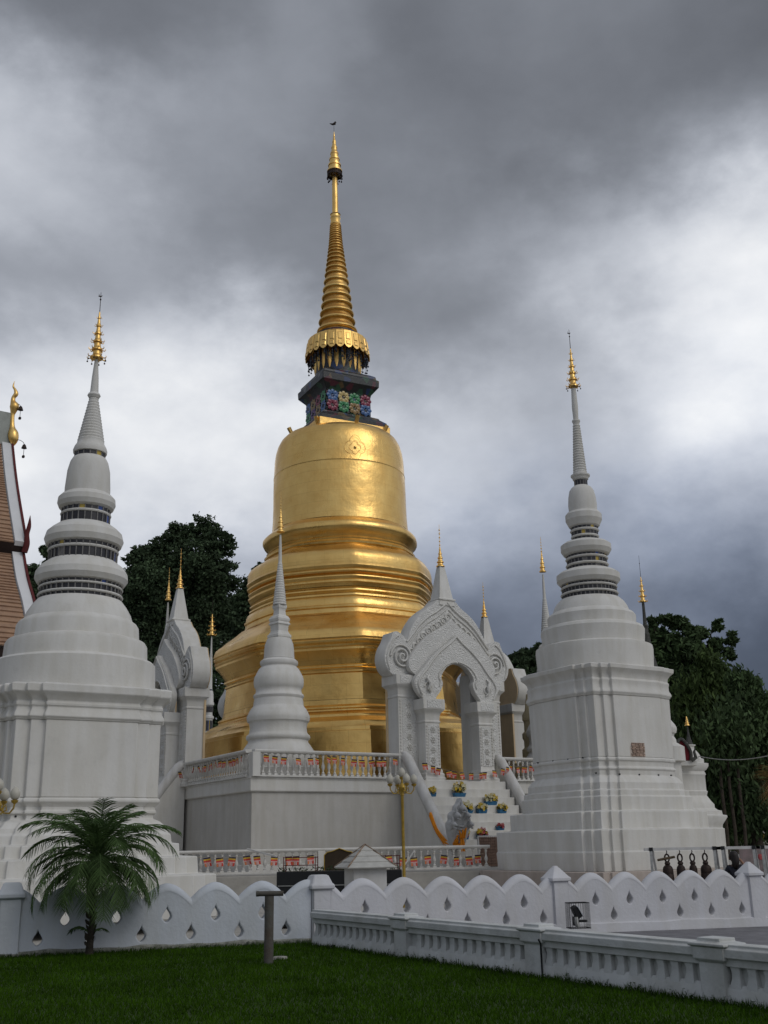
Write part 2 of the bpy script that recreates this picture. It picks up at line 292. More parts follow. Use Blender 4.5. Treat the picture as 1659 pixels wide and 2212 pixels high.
# ---------------------------------------------------------------- sky and light
def build_world():
    w = bpy.data.worlds.new('World'); SC.world = w; w.use_nodes = True; nt = w.node_tree; N = nt.nodes; L = nt.links
    for n in list(N): N.remove(n)
    out = N.new('ShaderNodeOutputWorld'); bg = N.new('ShaderNodeBackground'); bg.inputs['Strength'].default_value = .1; L.new(bg.outputs[0], out.inputs[0])
    def mth(op, a, b=None, c=None):
        n = N.new('ShaderNodeMath'); n.operation = op
        for i, v in enumerate((a, b, c)):
            if v is None: continue
            if isinstance(v, (int, float)): n.inputs[i].default_value = v
            else: L.new(v, n.inputs[i])
        return n.outputs[0]
    tc = N.new('ShaderNodeTexCoord'); nz = N.new('ShaderNodeTexNoise'); nz.inputs['Scale'].default_value = 3.8; nz.inputs['Detail'].default_value = 9; nz.inputs['Roughness'].default_value = .56
    mp = N.new('ShaderNodeMapping'); mp.inputs['Scale'].default_value = (1, 1, 1.5); L.new(tc.outputs['Generated'], mp.inputs['Vector']); L.new(mp.outputs[0], nz.inputs['Vector'])
    vm = N.new('ShaderNodeVectorMath'); vm.operation = 'SUBTRACT'; L.new(nz.outputs['Color'], vm.inputs[0]); vm.inputs[1].default_value = (.5, .5, .5)
    va = N.new('ShaderNodeVectorMath'); va.operation = 'MULTIPLY_ADD'; L.new(vm.outputs[0], va.inputs[0]); va.inputs[1].default_value = (.33, .25, .33); L.new(tc.outputs['Generated'], va.inputs[2])
    vn = N.new('ShaderNodeVectorMath'); vn.operation = 'NORMALIZE'; L.new(va.outputs[0], vn.inputs[0]); D = vn.outputs[0]
    lin = lambda s: (s/255.)**2.2
    pts = [(60, 60, 108, 0), (300, 40, 112, 0), (200, 150, 106, 0), (620, 60, 132, 0), (620, 190, 138, 0), (560, 230, 150, 0), (420, 100, 112, 0), (900, 60, 118, 0), (1000, 180, 120, 0), (850, 300, 112, 0), (1200, 80, 124, 0), (1450, 60, 116, 0), (1620, 60, 102, 0),
           (1250, 230, 108, 0), (1500, 230, 110, 0), (1620, 180, 120, 0), (1100, 330, 104, 0), (1350, 330, 116, 0), (1600, 330, 152, 0),
           (50, 300, 170, 0), (180, 330, 172, 0), (60, 430, 164, 0), (260, 420, 158, 0), (390, 330, 140, 0), (420, 450, 134, 0), (60, 570, 130, 0), (240, 560, 138, 0), (470, 560, 118, 0), (600, 450, 112, 0), (560, 330, 114, 0), (620, 610, 120, 0), (800, 450, 122, 0), (950, 460, 140, 0), (1100, 450, 130, 0), (1000, 560, 124, 0), (1270, 440, 128, 0),
           (1170, 520, 172, 0), (1320, 520, 176, 0), (1450, 490, 172, 0), (1600, 480, 202, 0), (1620, 620, 224, 0), (1480, 620, 196, 0), (1330, 620, 184, 0), (1180, 640, 150, 0), (1050, 660, 126, 0), (900, 660, 122, 0), (640, 700, 124, 0), (380, 700, 128, 0), (200, 660, 124, 0), (60, 680, 122, 0),
           (60, 760, 168, 0), (300, 770, 186, 0), (480, 740, 182, 0), (120, 880, 182, 0), (330, 900, 184, 0), (450, 840, 200, 0), (560, 800, 196, 0), (500, 960, 196, 0), (250, 1000, 190, 0), (380, 1060, 196, 0), (100, 1040, 190, 0), (540, 1120, 186, 0), (60, 1180, 176, 0),
           (860, 760, 120, 0), (1050, 800, 122, 0), (1180, 880, 130, 0), (1350, 820, 150, 0), (950, 880, 176, 0), (1050, 930, 172, 0), (1450, 740, 190, 0), (1600, 780, 196, .1), (1450, 880, 178, .1), (1620, 950, 166, .15), (950, 1020, 184, .1), (1120, 1020, 176, .1), (1350, 980, 160, .2), (1500, 1080, 150, .3), (1000, 1150, 158, .25), (1150, 1120, 148, .3), (1420, 1150, 146, .4), (1620, 1100, 142, .4),
           (1000, 1250, 128, .5), (1120, 1220, 126, .6), (1130, 1300, 98, .8), (1090, 1370, 108, .8), (1430, 1250, 124, .7), (1560, 1260, 106, .9), (1640, 1350, 84, 1), (1500, 1340, 92, 1), (1640, 1450, 96, 1), (560, 1300, 150, .2), (700, 1000, 180, 0), (120, 1300, 160, .1)]
    up = lambda v: min(244, v+(v-120)*.52) if v > 120 else v-max(0, 105-v)*.35
    pts = [(x, y, v+(9 if (x < 450 and 250 < y < 480) or (x < 700 and 740 <= y < 1200) or (x > 1150 and 470 < y < 1000) else 0), b) for x, y, v, b in pts]
    cen = [(Vector(ray(x, y)).normalized(), lin(up(v)), b, 420, 1.) for x, y, v, b in pts]
    for d, v, b, k, a in (((0, -1, .5), .40, .1, 2.5, 2e-3), ((1, -.6, .5), .70, 0, 3, 2e-3), ((-1, -.4, .5), .26, .3, 3, 2e-3), ((0, .2, 1), .24, .1, 5, 2e-3), ((-1, .6, .3), .34, .1, 4, 2e-3), ((1, .5, .2), .42, .3, 4, 2e-3), ((0, 0, -1), .1, 0, 2, 2e-3)):
        cen.append((Vector(d).normalized(), v, b, k, a))
    W = S = B = None
    for d, v, b, k, a in cen:
        dn = N.new('ShaderNodeVectorMath'); dn.operation = 'DOT_PRODUCT'; L.new(D, dn.inputs[0]); dn.inputs[1].default_value = d
        e = mth('EXPONENT', mth('MULTIPLY_ADD', dn.outputs['Value'], float(k), float(-k+math.log(a))))
        W = e if W is None else mth('ADD', W, e)
        S = mth('MULTIPLY', e, v) if S is None else mth('MULTIPLY_ADD', e, v, S)
        if b: B = mth('MULTIPLY', e, b) if B is None else mth('MULTIPLY_ADD', e, b, B)
    S = mth('DIVIDE', S, W); B = mth('DIVIDE', B, W)
    n2 = N.new('ShaderNodeTexNoise'); n2.inputs['Scale'].default_value = 5; n2.inputs['Detail'].default_value = 9; n2.inputs['Roughness'].default_value = .55; L.new(mp.outputs[0], n2.inputs['Vector'])
    f = mth('MULTIPLY_ADD', n2.outputs['Fac'], .95, .53); S = mth('MULTIPLY', S, f)
    bb = mth('MULTIPLY_ADD', mth('MULTIPLY', S, S), -.11, .098); B2 = mth('MULTIPLY_ADD', B, .17, bb)      # thick dark cloud is bluer than thin bright cloud
    cb = N.new('ShaderNodeCombineColor')
    L.new(mth('MULTIPLY', S, mth('SUBTRACT', 10., mth('MULTIPLY', B2, 9.))), cb.inputs[0]); L.new(mth('MULTIPLY', S, mth('SUBTRACT', 10.1, mth('MULTIPLY', B2, 3.))), cb.inputs[1]); L.new(mth('MULTIPLY', S, mth('MULTIPLY_ADD', B2, 11., 10.2)), cb.inputs[2])
    sky = N.new('ShaderNodeTexSky'); sky.sky_type = 'NISHITA'; sky.sun_disc = False; sky.sun_elevation = rad(48); sky.sun_rotation = rad(132)
    mx = N.new('ShaderNodeMix'); mx.data_type = 'RGBA'; mx.inputs[0].default_value = .985; L.new(sky.outputs[0], mx.inputs[6]); L.new(cb.outputs[0], mx.inputs[7])
    L.new(mx.outputs[2], bg.inputs['Color']); w.cycles.sampling_method = 'MANUAL'; w.cycles.sample_map_resolution = 512
build_world()
sl = bpy.data.lights.new('sun', 'SUN'); sl.energy = .68; sl.angle = rad(35); sl.color = (1, .96, .90)
so = bpy.data.objects.new('sun', sl); COL.objects.link(so)
sd = Vector((.72, -.62, .85)).normalized(); so.rotation_euler = sd.to_track_quat('Z', 'Y').to_euler()
SC.view_settings.view_transform = 'Standard'; SC.view_settings.look = 'None'; SC.view_settings.exposure = 0; SC.view_settings.gamma = 1
SC.cycles.max_bounces = 6; SC.cycles.diffuse_bounces = 3; SC.cycles.glossy_bounces = 3; SC.cycles.transmission_bounces = 2; SC.cycles.caustics_reflective = False; SC.cycles.caustics_refractive = False

# ---------------------------------------------------------------- ground
ZT = .55
KS = 1.0475
WC = Vector((-1.21*KS, 18.8*KS, 0)); WL = Vector((-7.3*KS, 16.74*KS, 0)); WR = Vector((10.5*KS, 24.56*KS, -.28))   # boundary wall corner, left end, right end
FS = Vector((-1.2*KS, 18.2*KS, -.03)); FE = Vector((4.74*KS, 8.89*KS, -.03))                     # near fence runs from the corner towards the camera
def flat(name, pts, z, m, kind='structure'):
    me = bpy.data.meshes.new(name); me.from_pydata([(x, y, z) for x, y in pts], [], [tuple(range(len(pts)))]); me.materials.append(m)
    o = bpy.data.objects.new(name, me); COL.objects.link(o); o['kind'] = kind; return o
m_lawn = mat('lawn_soil', (.030, .060, .006), col2=(.016, .034, .004), vscale=2.5, bump=.6, bscale=40)
m_pave = mat('grey_paving', (.21, .205, .215), var=.2, vscale=3, bump=.3, bscale=25, grime=.15)
m_terr = mat('pale_concrete', (.42, .40, .36), var=.12, vscale=2, bump=.2)
m_far = mat('bare_earth', (.12, .10, .07), col2=(.05, .06, .025), vscale=.2, bump=.3, bscale=4)
flat('ground', [(-900, -300), (900, -300), (900, 1500), (-900, 1500)], -.6, m_far)
flat('courtyard', [(-40, 5), (WL.x, WL.y), (WC.x, WC.y), (WR.x, WR.y), (40, 39), (40, 90), (-40, 90)], -.30, m_terr)
me = bpy.data.meshes.new('paving'); me.from_pydata([(WC.x-.1, WC.y+.05, -.01), (FE.x, FE.y, -.06), (FE.x+2.2, FE.y-7, -.06), (26, 2, -.30), (WR.x, WR.y, -.295), (26, 31, -.45)], [], [(0, 1, 4), (1, 3, 4), (1, 2, 3), (3, 5, 4)]); me.materials.append(m_pave)
o = bpy.data.objects.new('paving', me); COL.objects.link(o); o['kind'] = 'structure'
flat('lawn', [(-14, WL.y-2.2), (WL.x, WL.y), (WC.x, WC.y), (FS.x, FS.y), (FE.x, FE.y), (FE.x+1.8, 3), (-14, 3)], -.004, m_lawn)
mb = MB(); mb.prism([(-34, 34.6), (-7.7, 40.05), (3.75, 42.35), (34, 48.4), (34, 95), (-34, 95)], -.3, ZT); mb.build('terrace', m_terr, kind='structure', bevel=.03)

def grass():
    n = 230000
    t = rng.random(n)
    y = 8.0+11.8*rng.random(n)**1.2; x = -8+14*rng.random(n)
    # keep blades on the lawn: right of nothing, left of the fence line, before the left wall
    fx = lambda yy: FS.x+(yy-FS.y)*(FE.x-FS.x)/(FE.y-FS.y)
    wy = lambda xx: WC.y+(xx-WC.x)*(WL.y-WC.y)/(WL.x-WC.x)
    ok = (x < fx(y)-.02) & (y < wy(x)-.04); x = x[ok]; y = y[ok]; n = len(x)
    patch = .5+.5*np.sin(x*2.1+1.3*np.sin(y*1.7))*np.cos(y*2.7+x*.6)
    edge = np.minimum(fx(y)-x, wy(x)-y); edgeb = np.clip(1-edge/.35, 0, 1)
    h = (.022+.022*rng.random(n)+.014*patch)*(1+2.0*edgeb*rng.random(n)); w = .004+.004*rng.random(n)
    a = rng.random(n)*2*PI; ln = (rng.random(n)-.5)*.06; ln2 = (rng.random(n)-.5)*.06
    v = np.zeros((n, 3, 3)); v[:, 0] = np.stack([x-w*np.cos(a), y-w*np.sin(a), 0*x-.004], 1); v[:, 1] = np.stack([x+w*np.cos(a), y+w*np.sin(a), 0*x-.004], 1); v[:, 2] = np.stack([x+ln, y+ln2, h], 1)
    me = bpy.data.meshes.new('grass'); me.vertices.add(3*n); me.vertices.foreach_set('co', v.ravel()); me.loops.add(3*n); me.loops.foreach_set('vertex_index', np.arange(3*n, dtype=np.int32))
    me.polygons.add(n); me.polygons.foreach_set('loop_start', np.arange(0, 3*n, 3, dtype=np.int32)); me.update(calc_edges=True)
    me.materials.append(mat('grass_blades', (.052, .118, .006), col2=(.026, .060, .003), vscale=.9, rough=.8, tl=.3, isl=.45, spec=.06))
    o = bpy.data.objects.new('grass', me); COL.objects.link(o); tag(o, 'short green lawn grass in front of the whitewashed wall', 'grass', kind='stuff')
grass()

# ---------------------------------------------------------------- fitting helpers: what size must a ring at axis A be to look this wide
def fit_round(A, xr, y):
    px = proj((A[0], A[1], 5))[0]; z = at(px, y, A[1])[2]
    for _ in range(4):
        px, py = proj((A[0], A[1], z)); z += (py-y)*A[1]/2403
    depth = dot3((A[0], A[1], z-EYE), CF); return ((xr-px)*depth/FPX, z)
def hw_round(A, hw, y):
    r, z = fit_round(A, CX, y); depth = dot3((A[0], A[1], z-EYE), CF); return (hw*depth/FPX, z)
def redent(a, ws, wd):
    c = a-2*wd; q = [(a, c-2*ws), (a-wd, c-2*ws), (a-wd, c-ws), (c, c-ws), (c, c)]
    q = q+[(y, x) for x, y in reversed(q[:-1])]; out = []
    for k in range(4):
        co, si = (1, 0, -1, 0)[k], (0, 1, 0, -1)[k]
        out += [(x*co-y*si, x*si+y*co) for x, y in q]
    return out
def fit_square(A, ang, xr, y, shape):
    a, z = 2., 3.; co, si = math.cos(ang), math.sin(ang)
    for _ in range(40):
        best = max((proj((A[0]+x*co-yy*si, A[1]+x*si+yy*co, z)) for x, yy in shape(a)), key=lambda p: p[0])
        a += (xr-best[0])*A[1]/2403*.7; z += (best[1]-y)*A[1]/2403*.8; a = max(a, .15)
    return a, z

def hti(mb, z0, z1, r, tiers=5, flames=True, rod=0, seg=16, cx=0, cy=0, mg=0, mr=0, bird=True):
    """tiered gilt umbrella finial"""
    H = z1-z0
    for k in range(tiers):
        t0 = k/tiers; t1 = (k+1)/tiers; ra = (r*.66 if flames else r)*(1-t0)**1.0+.012; rb = (r*.66 if flames else r)*(1-t1)**1.0*.92+.008
        za = z0+H*t0; zb = z0+H*t1; h = zb-za
        mb.lathe([(ra*.62, za), (ra, za+h*.02), (ra*.96, za+h*.22), (ra*.70, za+h*.36), (ra*.62, za+h*.55), (ra*.60, za+h*.7), (rb*.75, zb)], seg=seg, c=(cx, cy), m=mg)
        if flames:
            nn = 8 if k < 3 else 6
            for i in range(nn):
                a = 2*PI*(i+.5*k)/nn; d = Vector((math.cos(a), math.sin(a), 0)); p = Vector((cx, cy, za+h*.1))+d*ra*.9; s = r*(.36-.04*k)
                mb.tube([p, p+d*s*.8+Vector((0, 0, -s*.1)), p+d*s*1.15+Vector((0, 0, s*.35)), p+d*s*.9+Vector((0, 0, s*.85))], [s*.16, s*.2, s*.13, s*.02], seg=5, m=mg)
    if rod:
        mb.tube([(cx, cy, z1-.02), (cx, cy, z1+rod)], [max(.012, r*.05), .008], seg=6, m=mr)
        mb.ball((cx, cy, z1+rod*.62), r*.10, m=mr)
        if bird:   # little bird weathervane
            t = z1+rod*.78
            mb.tube([(cx-r*.28, cy, t+.02), (cx, cy, t), (cx+r*.2, cy, t+r*.12)], [r*.03, r*.09, r*.02], seg=6, m=mr); mb.tube([(cx-r*.12, cy, t), (cx-r*.22, cy, t+r*.35)], [r*.05, .004], seg=5, m=mr)

def glass_band(r, z0, z1, n, parent, seed=0):
    """recessed ring of dark mirror glass between pale upright bars"""
    mb = MB(); rr = random.Random(seed); r0 = r
    for i in range(n):
        a0 = 2*PI*i/n; a1 = 2*PI*(i+.84)/n; a2 = 2*PI*(i+1)/n
        m = 0 if rr.random() > .12 else rr.choice([2, 3, 1])
        p = lambda a, q, z: (q*math.cos(a), q*math.sin(a), z)
        mb.add([p(a0, r0*.965, z0), p(a1, r0*.965, z0), p(a1, r0*.965, z1), p(a0, r0*.965, z1)], [(0, 1, 2, 3)], m)
        mb.add([p(a1, r0*.965, z0), p(a1, r0, z0), p(a2, r0, z0), p(a2, r0*.965, z0), p(a1, r0*.965, z1), p(a1, r0, z1), p(a2, r0, z1), p(a2, r0*.965, z1)], [(0, 1, 5, 4), (1, 2, 6, 5), (2, 3, 7, 6)], 1)
    return mb.build('glass_band', [M['glass_dark'], M['glass_bar'], M['glass_yel'], M['glass_blu']], parent, smooth=0)

def ringed_tower(name, label, A, ang, sq, sqmap, groups, rmap, umb, finial_leaf, wb, holes=None, zbot=0.):
    """white chedi: redented square base from edge measurements, then round tiers"""
    T = thing(name, label, 'chedi', (A[0], A[1], 0), 0, 'tall white chedis with stepped square bases')
    ws, wd = wb; shape = lambda a: redent(a, ws, wd)
    co, si = math.cos(ang), math.sin(ang)
    last = None; zprev = zbot
    for pname, pts in sq:
        mb = MB(); rings = []
        for k, (x, y) in enumerate(pts):
            a, z = fit_square(A, ang, *sqmap(x, y), shape)
            if last is not None and k == 0: z = last
            if pname == 'stepped_base' and k == 0: z = zbot
            rings.append([(px*co-py*si, px*si+py*co, z) for px, py in shape(a)])
        last = rings[-1][0][2]
        mb.loft(rings); mb.build(pname, M['white'], T, bevel=.022, smooth=25)
    ztop = last; first = True; seed = 0
    for pname, items in groups:
        if pname == 'ring_tier':      # thin the torus rings, let the glass bands show
            items = list(items); gi = [k for k, q in enumerate(items) if q[0] == 'g']
            for a_, b_ in zip(gi, gi[1:]):
                ym = sum(items[k][1] for k in range(a_+1, b_))/(b_-a_-1)
                for k in range(a_+1, b_): items[k] = (items[k][0], ym+(items[k][1]-ym)*.62)
            items = [('g', q[1], q[2]+5, q[3]-6) if q[0] == 'g' else q for q in items]
        mb = MB(); prof = []
        def flush():
            if len(prof) > 1: mb.lathe(prof, seg=72)
            prof.clear()
        for it in items:
            if it[0] == 'g':
                r, z0 = fit_round(A, *rmap(it[1], it[2])); _, z1 = fit_round(A, *rmap(it[1], it[3])); z0, z1 = min(z0, z1)-.02, max(z0, z1)+.02
                seed += 1; glass_band(r, z0, z1, max(14, int(2*PI*r/.17)), T, seed)
                flush(); core = [(r*.9, z0-.02), (r*.9, z1+.02)]; mb.lathe(core, seg=32)
            elif it[0] == 'n': flush()
            else:
                r, z = fit_round(A, *rmap(it[0], it[1]))
                if first: z = ztop-.03; first = False
                if prof and z < prof[-1][1]: z = prof[-1][1]+.001
                prof.append((r, z))
        flush(); mb.build(pname, M['white'], T, smooth=24 if pname == 'ring_tier' else 32)
    (hw, y0, y1, rod) = umb
    r, z0 = hw_round(A, hw, y0); _, z1 = hw_round(A, hw, y1); _, z2 = hw_round(A, hw, rod)
    mb = MB(); hti(mb, z0, z1, r, 6, True, z2-z1, mg=0, mr=1)
    u = mb.build('umbrella_finial', [M['gold2'], M['bronze']], T, smooth=40)
    for i in range(8):
        mb = MB(); a = 2*PI*i/8; x, y = r*.98*math.cos(a), r*.98*math.sin(a); mb.tube([(x, y, z0+.03), (x, y, z0-r*.22)], .006, seg=4); mb.ball((x, y, z0-r*.28), r*.10, 6, 4); mb.build('wind_bell', M['bronze'], u)
    return T
A1 = (-8.235, 28.0); A2 = (8.035, 41.0); ANG = rad(31)
c1 = lambda x, y: (x*.3465, 1445.8+y*.3465)
c3 = lambda x, y: (1066.3+x*.3573, 1445.8+y*.3573)
c4 = lambda x, y: (x*.4086, 587.4+y*.4086)
c8 = lambda x, y: (1066.3+x*.4697, 677.7+y*.4697)
sq1 = [('stepped_base', [(1355, 1500), (1350, 1275), (1236, 1270), (1232, 1165), (1120, 1160), (1118, 1085), (1071, 1080), (1065, 1025), (1047, 1015), (1040, 985), (1000, 950), (962, 935), (955, 930), (956, 903), (975, 900), (975, 885), (966, 875), (966, 860), (985, 838), (998, 831), (998, 812), (986, 803)]),
       ('body', [(985, 800), (1003, 345)]),
       ('cornice', [(1008, 342), (1014, 335), (1028, 327), (1022, 305), (1013, 290), (1008, 268), (1018, 260), (1020, 248), (1012, 232), (1022, 222), (1040, 203), (1072, 182), (1075, 135), (1040, 128)])]
sq2 = [('stepped_base', [(1425, 1215), (1418, 1086), (1409, 1081), (1398, 960), (1302, 956), (1292, 856), (1209, 851), (1202, 770), (1186, 766), (1181, 733), (1152, 729), (1148, 690), (1120, 660), (1100, 650), (1096, 645), (1096, 618), (1104, 613), (1103, 603), (1092, 597), (1089, 585), (1092, 568), (1102, 561), (1101, 549), (1092, 541)]),
       ('body', [(1090, 538), (1063, 182)]),
       ('cornice', [(1067, 178), (1072, 172), (1079, 164), (1073, 150), (1062, 135), (1059, 110), (1061, 102), (1062, 92), (1052, 80), (1055, 60), (1066, 45), (1089, 25), (1090, 2), (1060, -2)])]
gr1 = [('tiered_dome', [(812, 2215), (812, 2085), (800, 2073), (770, 2066), (770, 1985), (760, 1966), (728, 1956), (726, 1885), (716, 1868), (695, 1852), (684, 1815), (664, 1778), (642, 1747), (600, 1735)]),
       ('ring_tier', [('g', 636, 1747, 1732), (628, 1735), (642, 1730), (645, 1722), (642, 1713), (628, 1709), ('g', 638, 1712, 1692), (628, 1694), (642, 1690), (645, 1683), (642, 1675), (628, 1671), ('g', 640, 1674, 1650), (630, 1664), (652, 1657), (670, 1632), (668, 1600), (650, 1570), (610, 1538), (590, 1535)]),
       ('ring_tier', [('g', 615, 1542, 1497), (606, 1499), (620, 1494), (624, 1484), (620, 1474), (606, 1470), ('g', 622, 1474, 1448), (612, 1462), (636, 1452), (648, 1424), (640, 1388), (620, 1368), (590, 1345), (570, 1340)]),
       ('ring_tier', [('g', 577, 1345, 1300), (570, 1303), (582, 1298), (585, 1289), (582, 1280), (570, 1276), ('g', 581, 1279, 1248), (568, 1268), (596, 1254), (607, 1232), (606, 1205), (590, 1187), (578, 1180)]),
       ('bell', [(578, 1180), (580, 1150), (579, 1060), (574, 1030), (570, 1010), (560, 990), (545, 980)]),
       ('spire', [('g', 555, 984, 955), (545, 966), (562, 962), (565, 948), (560, 930), (550, 912)]+[q for k in range(15) for q in ((549-k*2.05, 900-k*15.7), (550-k*2.05, 893-k*15.7), (545-k*2.0, 888-k*15.7))]+[(522, 668), (531, 655), (527, 645), (520, 640), (521, 560), (519, 465)])]
gr2 = [('tiered_dome', [(728, 1625), (728, 1560), (724, 1543), (690, 1532), (690, 1465), (682, 1452), (652, 1443), (650, 1400), (640, 1388), (622, 1378), (612, 1355), (598, 1335), (578, 1317), (550, 1312)]),
       ('ring_tier', [('g', 570, 1318, 1302), (560, 1304), (570, 1301), (573, 1294), (570, 1287), (558, 1285), ('g', 566, 1288, 1268), (556, 1275), (565, 1272), (568, 1265), (565, 1258), (556, 1256), ('g', 563, 1258, 1236), (555, 1252), (568, 1248), (580, 1232), (578, 1205), (560, 1192), (535, 1182), (520, 1178)]),
       ('ring_tier', [('g', 524, 1184, 1166), (516, 1172), (526, 1168), (529, 1161), (526, 1154), (516, 1150), ('g', 522, 1155, 1135), (514, 1142), (523, 1138), (526, 1131), (523, 1124), (514, 1120), ('g', 520, 1124, 1100), (512, 1118), (530, 1110), (540, 1092), (538, 1068), (520, 1056), (490, 1047), (480, 1044)]),
       ('ring_tier', [('g', 482, 1050, 1034), (474, 1038), (482, 1036), (485, 1029), (482, 1022), (474, 1019), ('g', 481, 1024, 1006), (474, 1012), (482, 1009), (485, 1001), (481, 994), (474, 991), ('g', 481, 996, 974), (474, 988), (486, 980), (497, 952), (495, 928), (485, 917), (475, 914)]),
       ('bell', [(475, 914), (474, 880), (468, 845), (460, 818), (450, 804), (436, 794)]),
       ('spire', [('g', 433, 797, 768), (428, 770), (435, 764), (436, 757), (442, 750), (442, 744), (430, 740)]+[q for k in range(19) for q in ((428-k*1.72, 735-k*11.8), (429-k*1.72, 729-k*11.8), (425-k*1.72, 725-k*11.8))]+[(395, 503), (398, 496), (396, 490), (390, 488), (388, 430), (378, 345)])]
tw1 = ringed_tower('white_chedi', 'large white chedi behind the small palm, its stepped square base cut by the left edge', A1, ANG, sq1, c1, gr1, c4, (20, 775, 672, 632), True, (.33, .11), zbot=0.)
tw2 = ringed_tower('white_chedi', 'tall white chedi right of the arched gate, bare brick patch on its body', A2, ANG, sq2, c3, gr2, c8, (15.5, 836, 752, 712), True, (.36, .12), zbot=ZT)
mb = MB(); mb.loft([[(x*math.cos(ANG)-y*math.sin(ANG), x*math.sin(ANG)+y*math.cos(ANG), z) for x, y in redent(3.62, .3, .1)] for z in (-.28, ZT+.003)]); mb.build('plinth', mat('pinkish_plaster', (.50, .43, .38), var=.08, bump=.3, streak=.1, grime=.1), tw2, bevel=.02)
# patch of exposed brick, small drain holes
def face_pt(A, ang, a, t, z, out=0.):
    u = (math.cos(ang), math.sin(ang)); n = (u[1], -u[0]); return (u[0]*t+n[0]*(a+out), u[1]*t+n[1]*(a+out), z)
abody, zb = fit_square(A2, ANG, *c3(1078, 380), lambda a: redent(a, .36, .12))
def on_face(A, a, px, py):
    u = Vector((math.cos(ANG), math.sin(ANG), 0)); n = Vector((u[1], -u[0], 0)); P0 = Vector((A[0], A[1], 0))+n*a
    d = Vector(ray(px, py)); q = P0-Vector((0, 0, EYE)); t = q.dot(n)/d.dot(n); P = Vector((0, 0, EYE))+d*t
    return (P-P0).dot(u), P[2]
t0, zz0 = on_face(A2, abody, 1364, 1633); t1, zz1 = on_face(A2, abody, 1391, 1605)
ab2, _ = fit_square(A2, ANG, *c3(1089, 520), lambda a: redent(a, .36, .12))
ab1 = ab2-.02
mb = MB(); hw_, hh_ = (t1-t0)/2, (zz1-zz0)/2; rr_ = random.Random(3)
for k in range(10):     # ten courses of bricks showing inside a shallow frame of chipped plaster
    zc = zz0+(k+.5)*(zz1-zz0)/10; x = t0+rr_.uniform(0, .08)
    while x < t1-.05:
        w = min(.17, t1-x); c = face_pt(A2, ANG, ab1+.028+rr_.uniform(0, .012), x+w/2, zc); mb.box(c, (w-.014, .05, (zz1-zz0)/10-.012), rz=ANG, m=0); x += .18
c = face_pt(A2, ANG, ab1, (t0+t1)/2, (zz0+zz1)/2); mb.box(c, (t1-t0+.06, .045, zz1-zz0+.06), rz=ANG, m=1)
mb.build('brick_patch', [mat('old_bricks', (.50, .36, .28), var=.25, vscale=6, bump=.5, bscale=20, isl=.3), mat('lime_mortar', (.58, .50, .43), bump=.4)], tw2)
mb = MB()
for x, y in ((620, 627), (762, 634), (881, 636), (997, 639), (1074, 641)):
    a_, _ = fit_square(A2, ANG, *c3(1100, 645), lambda a: redent(a, .36, .12)); off = -.24 if x < 650 else 0
    t_, z_ = on_face(A2, a_+off, *c3(x, y)); p = Vector(face_pt(A2, ANG, a_+off, t_, z_)); n_ = Vector((math.sin(ANG), -math.cos(ANG), 0)); mb.tube([p-n_*.03, p+n_*.02], .028, seg=10); mb.build('drain_hole', M['black'], tw2); mb = MB()
for t_ in (-1.3, -.5, .35, 1.25):
    u = Vector((math.cos(ANG), math.sin(ANG), 0)); a_, z_ = ab2, 4.37; p = -u*a_+Vector((-u[1], u[0], 0))*t_+Vector((0, 0, z_)); mb.tube([p+u*.03, p-u*.02], .028, seg=10); mb.build('drain_hole', M['black'], tw2); mb = MB()
mb = MB(); a_, _ = fit_square(A1, ANG, *c1(955, 918), lambda a: redent(a, .33, .11))
for x, y, off in ((97, 917, -.22), (297, 922, 0), (600, 926, 0)):
    t_, z_ = on_face(A1, a_+off, *c1(x, y)); p = Vector(face_pt(A1, ANG, a_+off, t_, z_)); n_ = Vector((math.sin(ANG), -math.cos(ANG), 0)); mb.tube([p-n_*.03, p+n_*.02], .026, seg=10); mb.build('drain_hole', M['black'], tw1); mb = MB()
# ---------------------------------------------------------------- the raised platform and the golden chedi
AU, AV = rad(33), rad(120)
UU = Vector((math.cos(AU), math.sin(AU), 0)); VV = Vector((math.cos(AV), math.sin(AV), 0))
K = Vector((-5.82, 46, 0)); SS = 10.; ZF = 4.36
def PP(a, b, z=0.): return K+UU*a+VV*b+Vector((0, 0, z))
CEN = PP(SS, SS)
def inset(d):     # platform outline grown by d
    dd = d/math.sin(AV-AU); return [tuple(PP(-dd, -dd)[:2]), tuple(PP(2*SS+dd, -dd)[:2]), tuple(PP(2*SS+dd, 2*SS+dd)[:2]), tuple(PP(-dd, 2*SS+dd)[:2])]
plat = thing('chedi_platform', 'square white platform that carries the golden chedi and its gates', 'platform', (K.x, K.y, 0))
def sub(pl): return [(x-K.x, y-K.y) for x, y in pl]
M['platform'] = mat('shade_darkened_plaster', (.56, .54, .50), var=.06, vscale=.6, bump=.25, bscale=10, streak=.09, grime=.10)  # same white paint as the band, its weak light put into a darker colour
mb = MB(); mb.prism(sub(inset(-.10)), ZT-.05, 3.78); mb.build('wall', M['platform'], plat, bevel=.02)
mb = MB(); mb.loft([[(x, y, z) for x, y in sub(inset(d))] for d, z in ((-.02, 3.76), (.02, 3.80), (.02, 4.28), (.05, 4.31), (.05, 4.38))]); mb.build('parapet_band', M['white'], plat, bevel=.015)
mb = MB(); mb.prism(sub(inset(.04)), ZT-.04, ZT+.28); mb.build('plinth', M['white'], plat, bevel=.02)

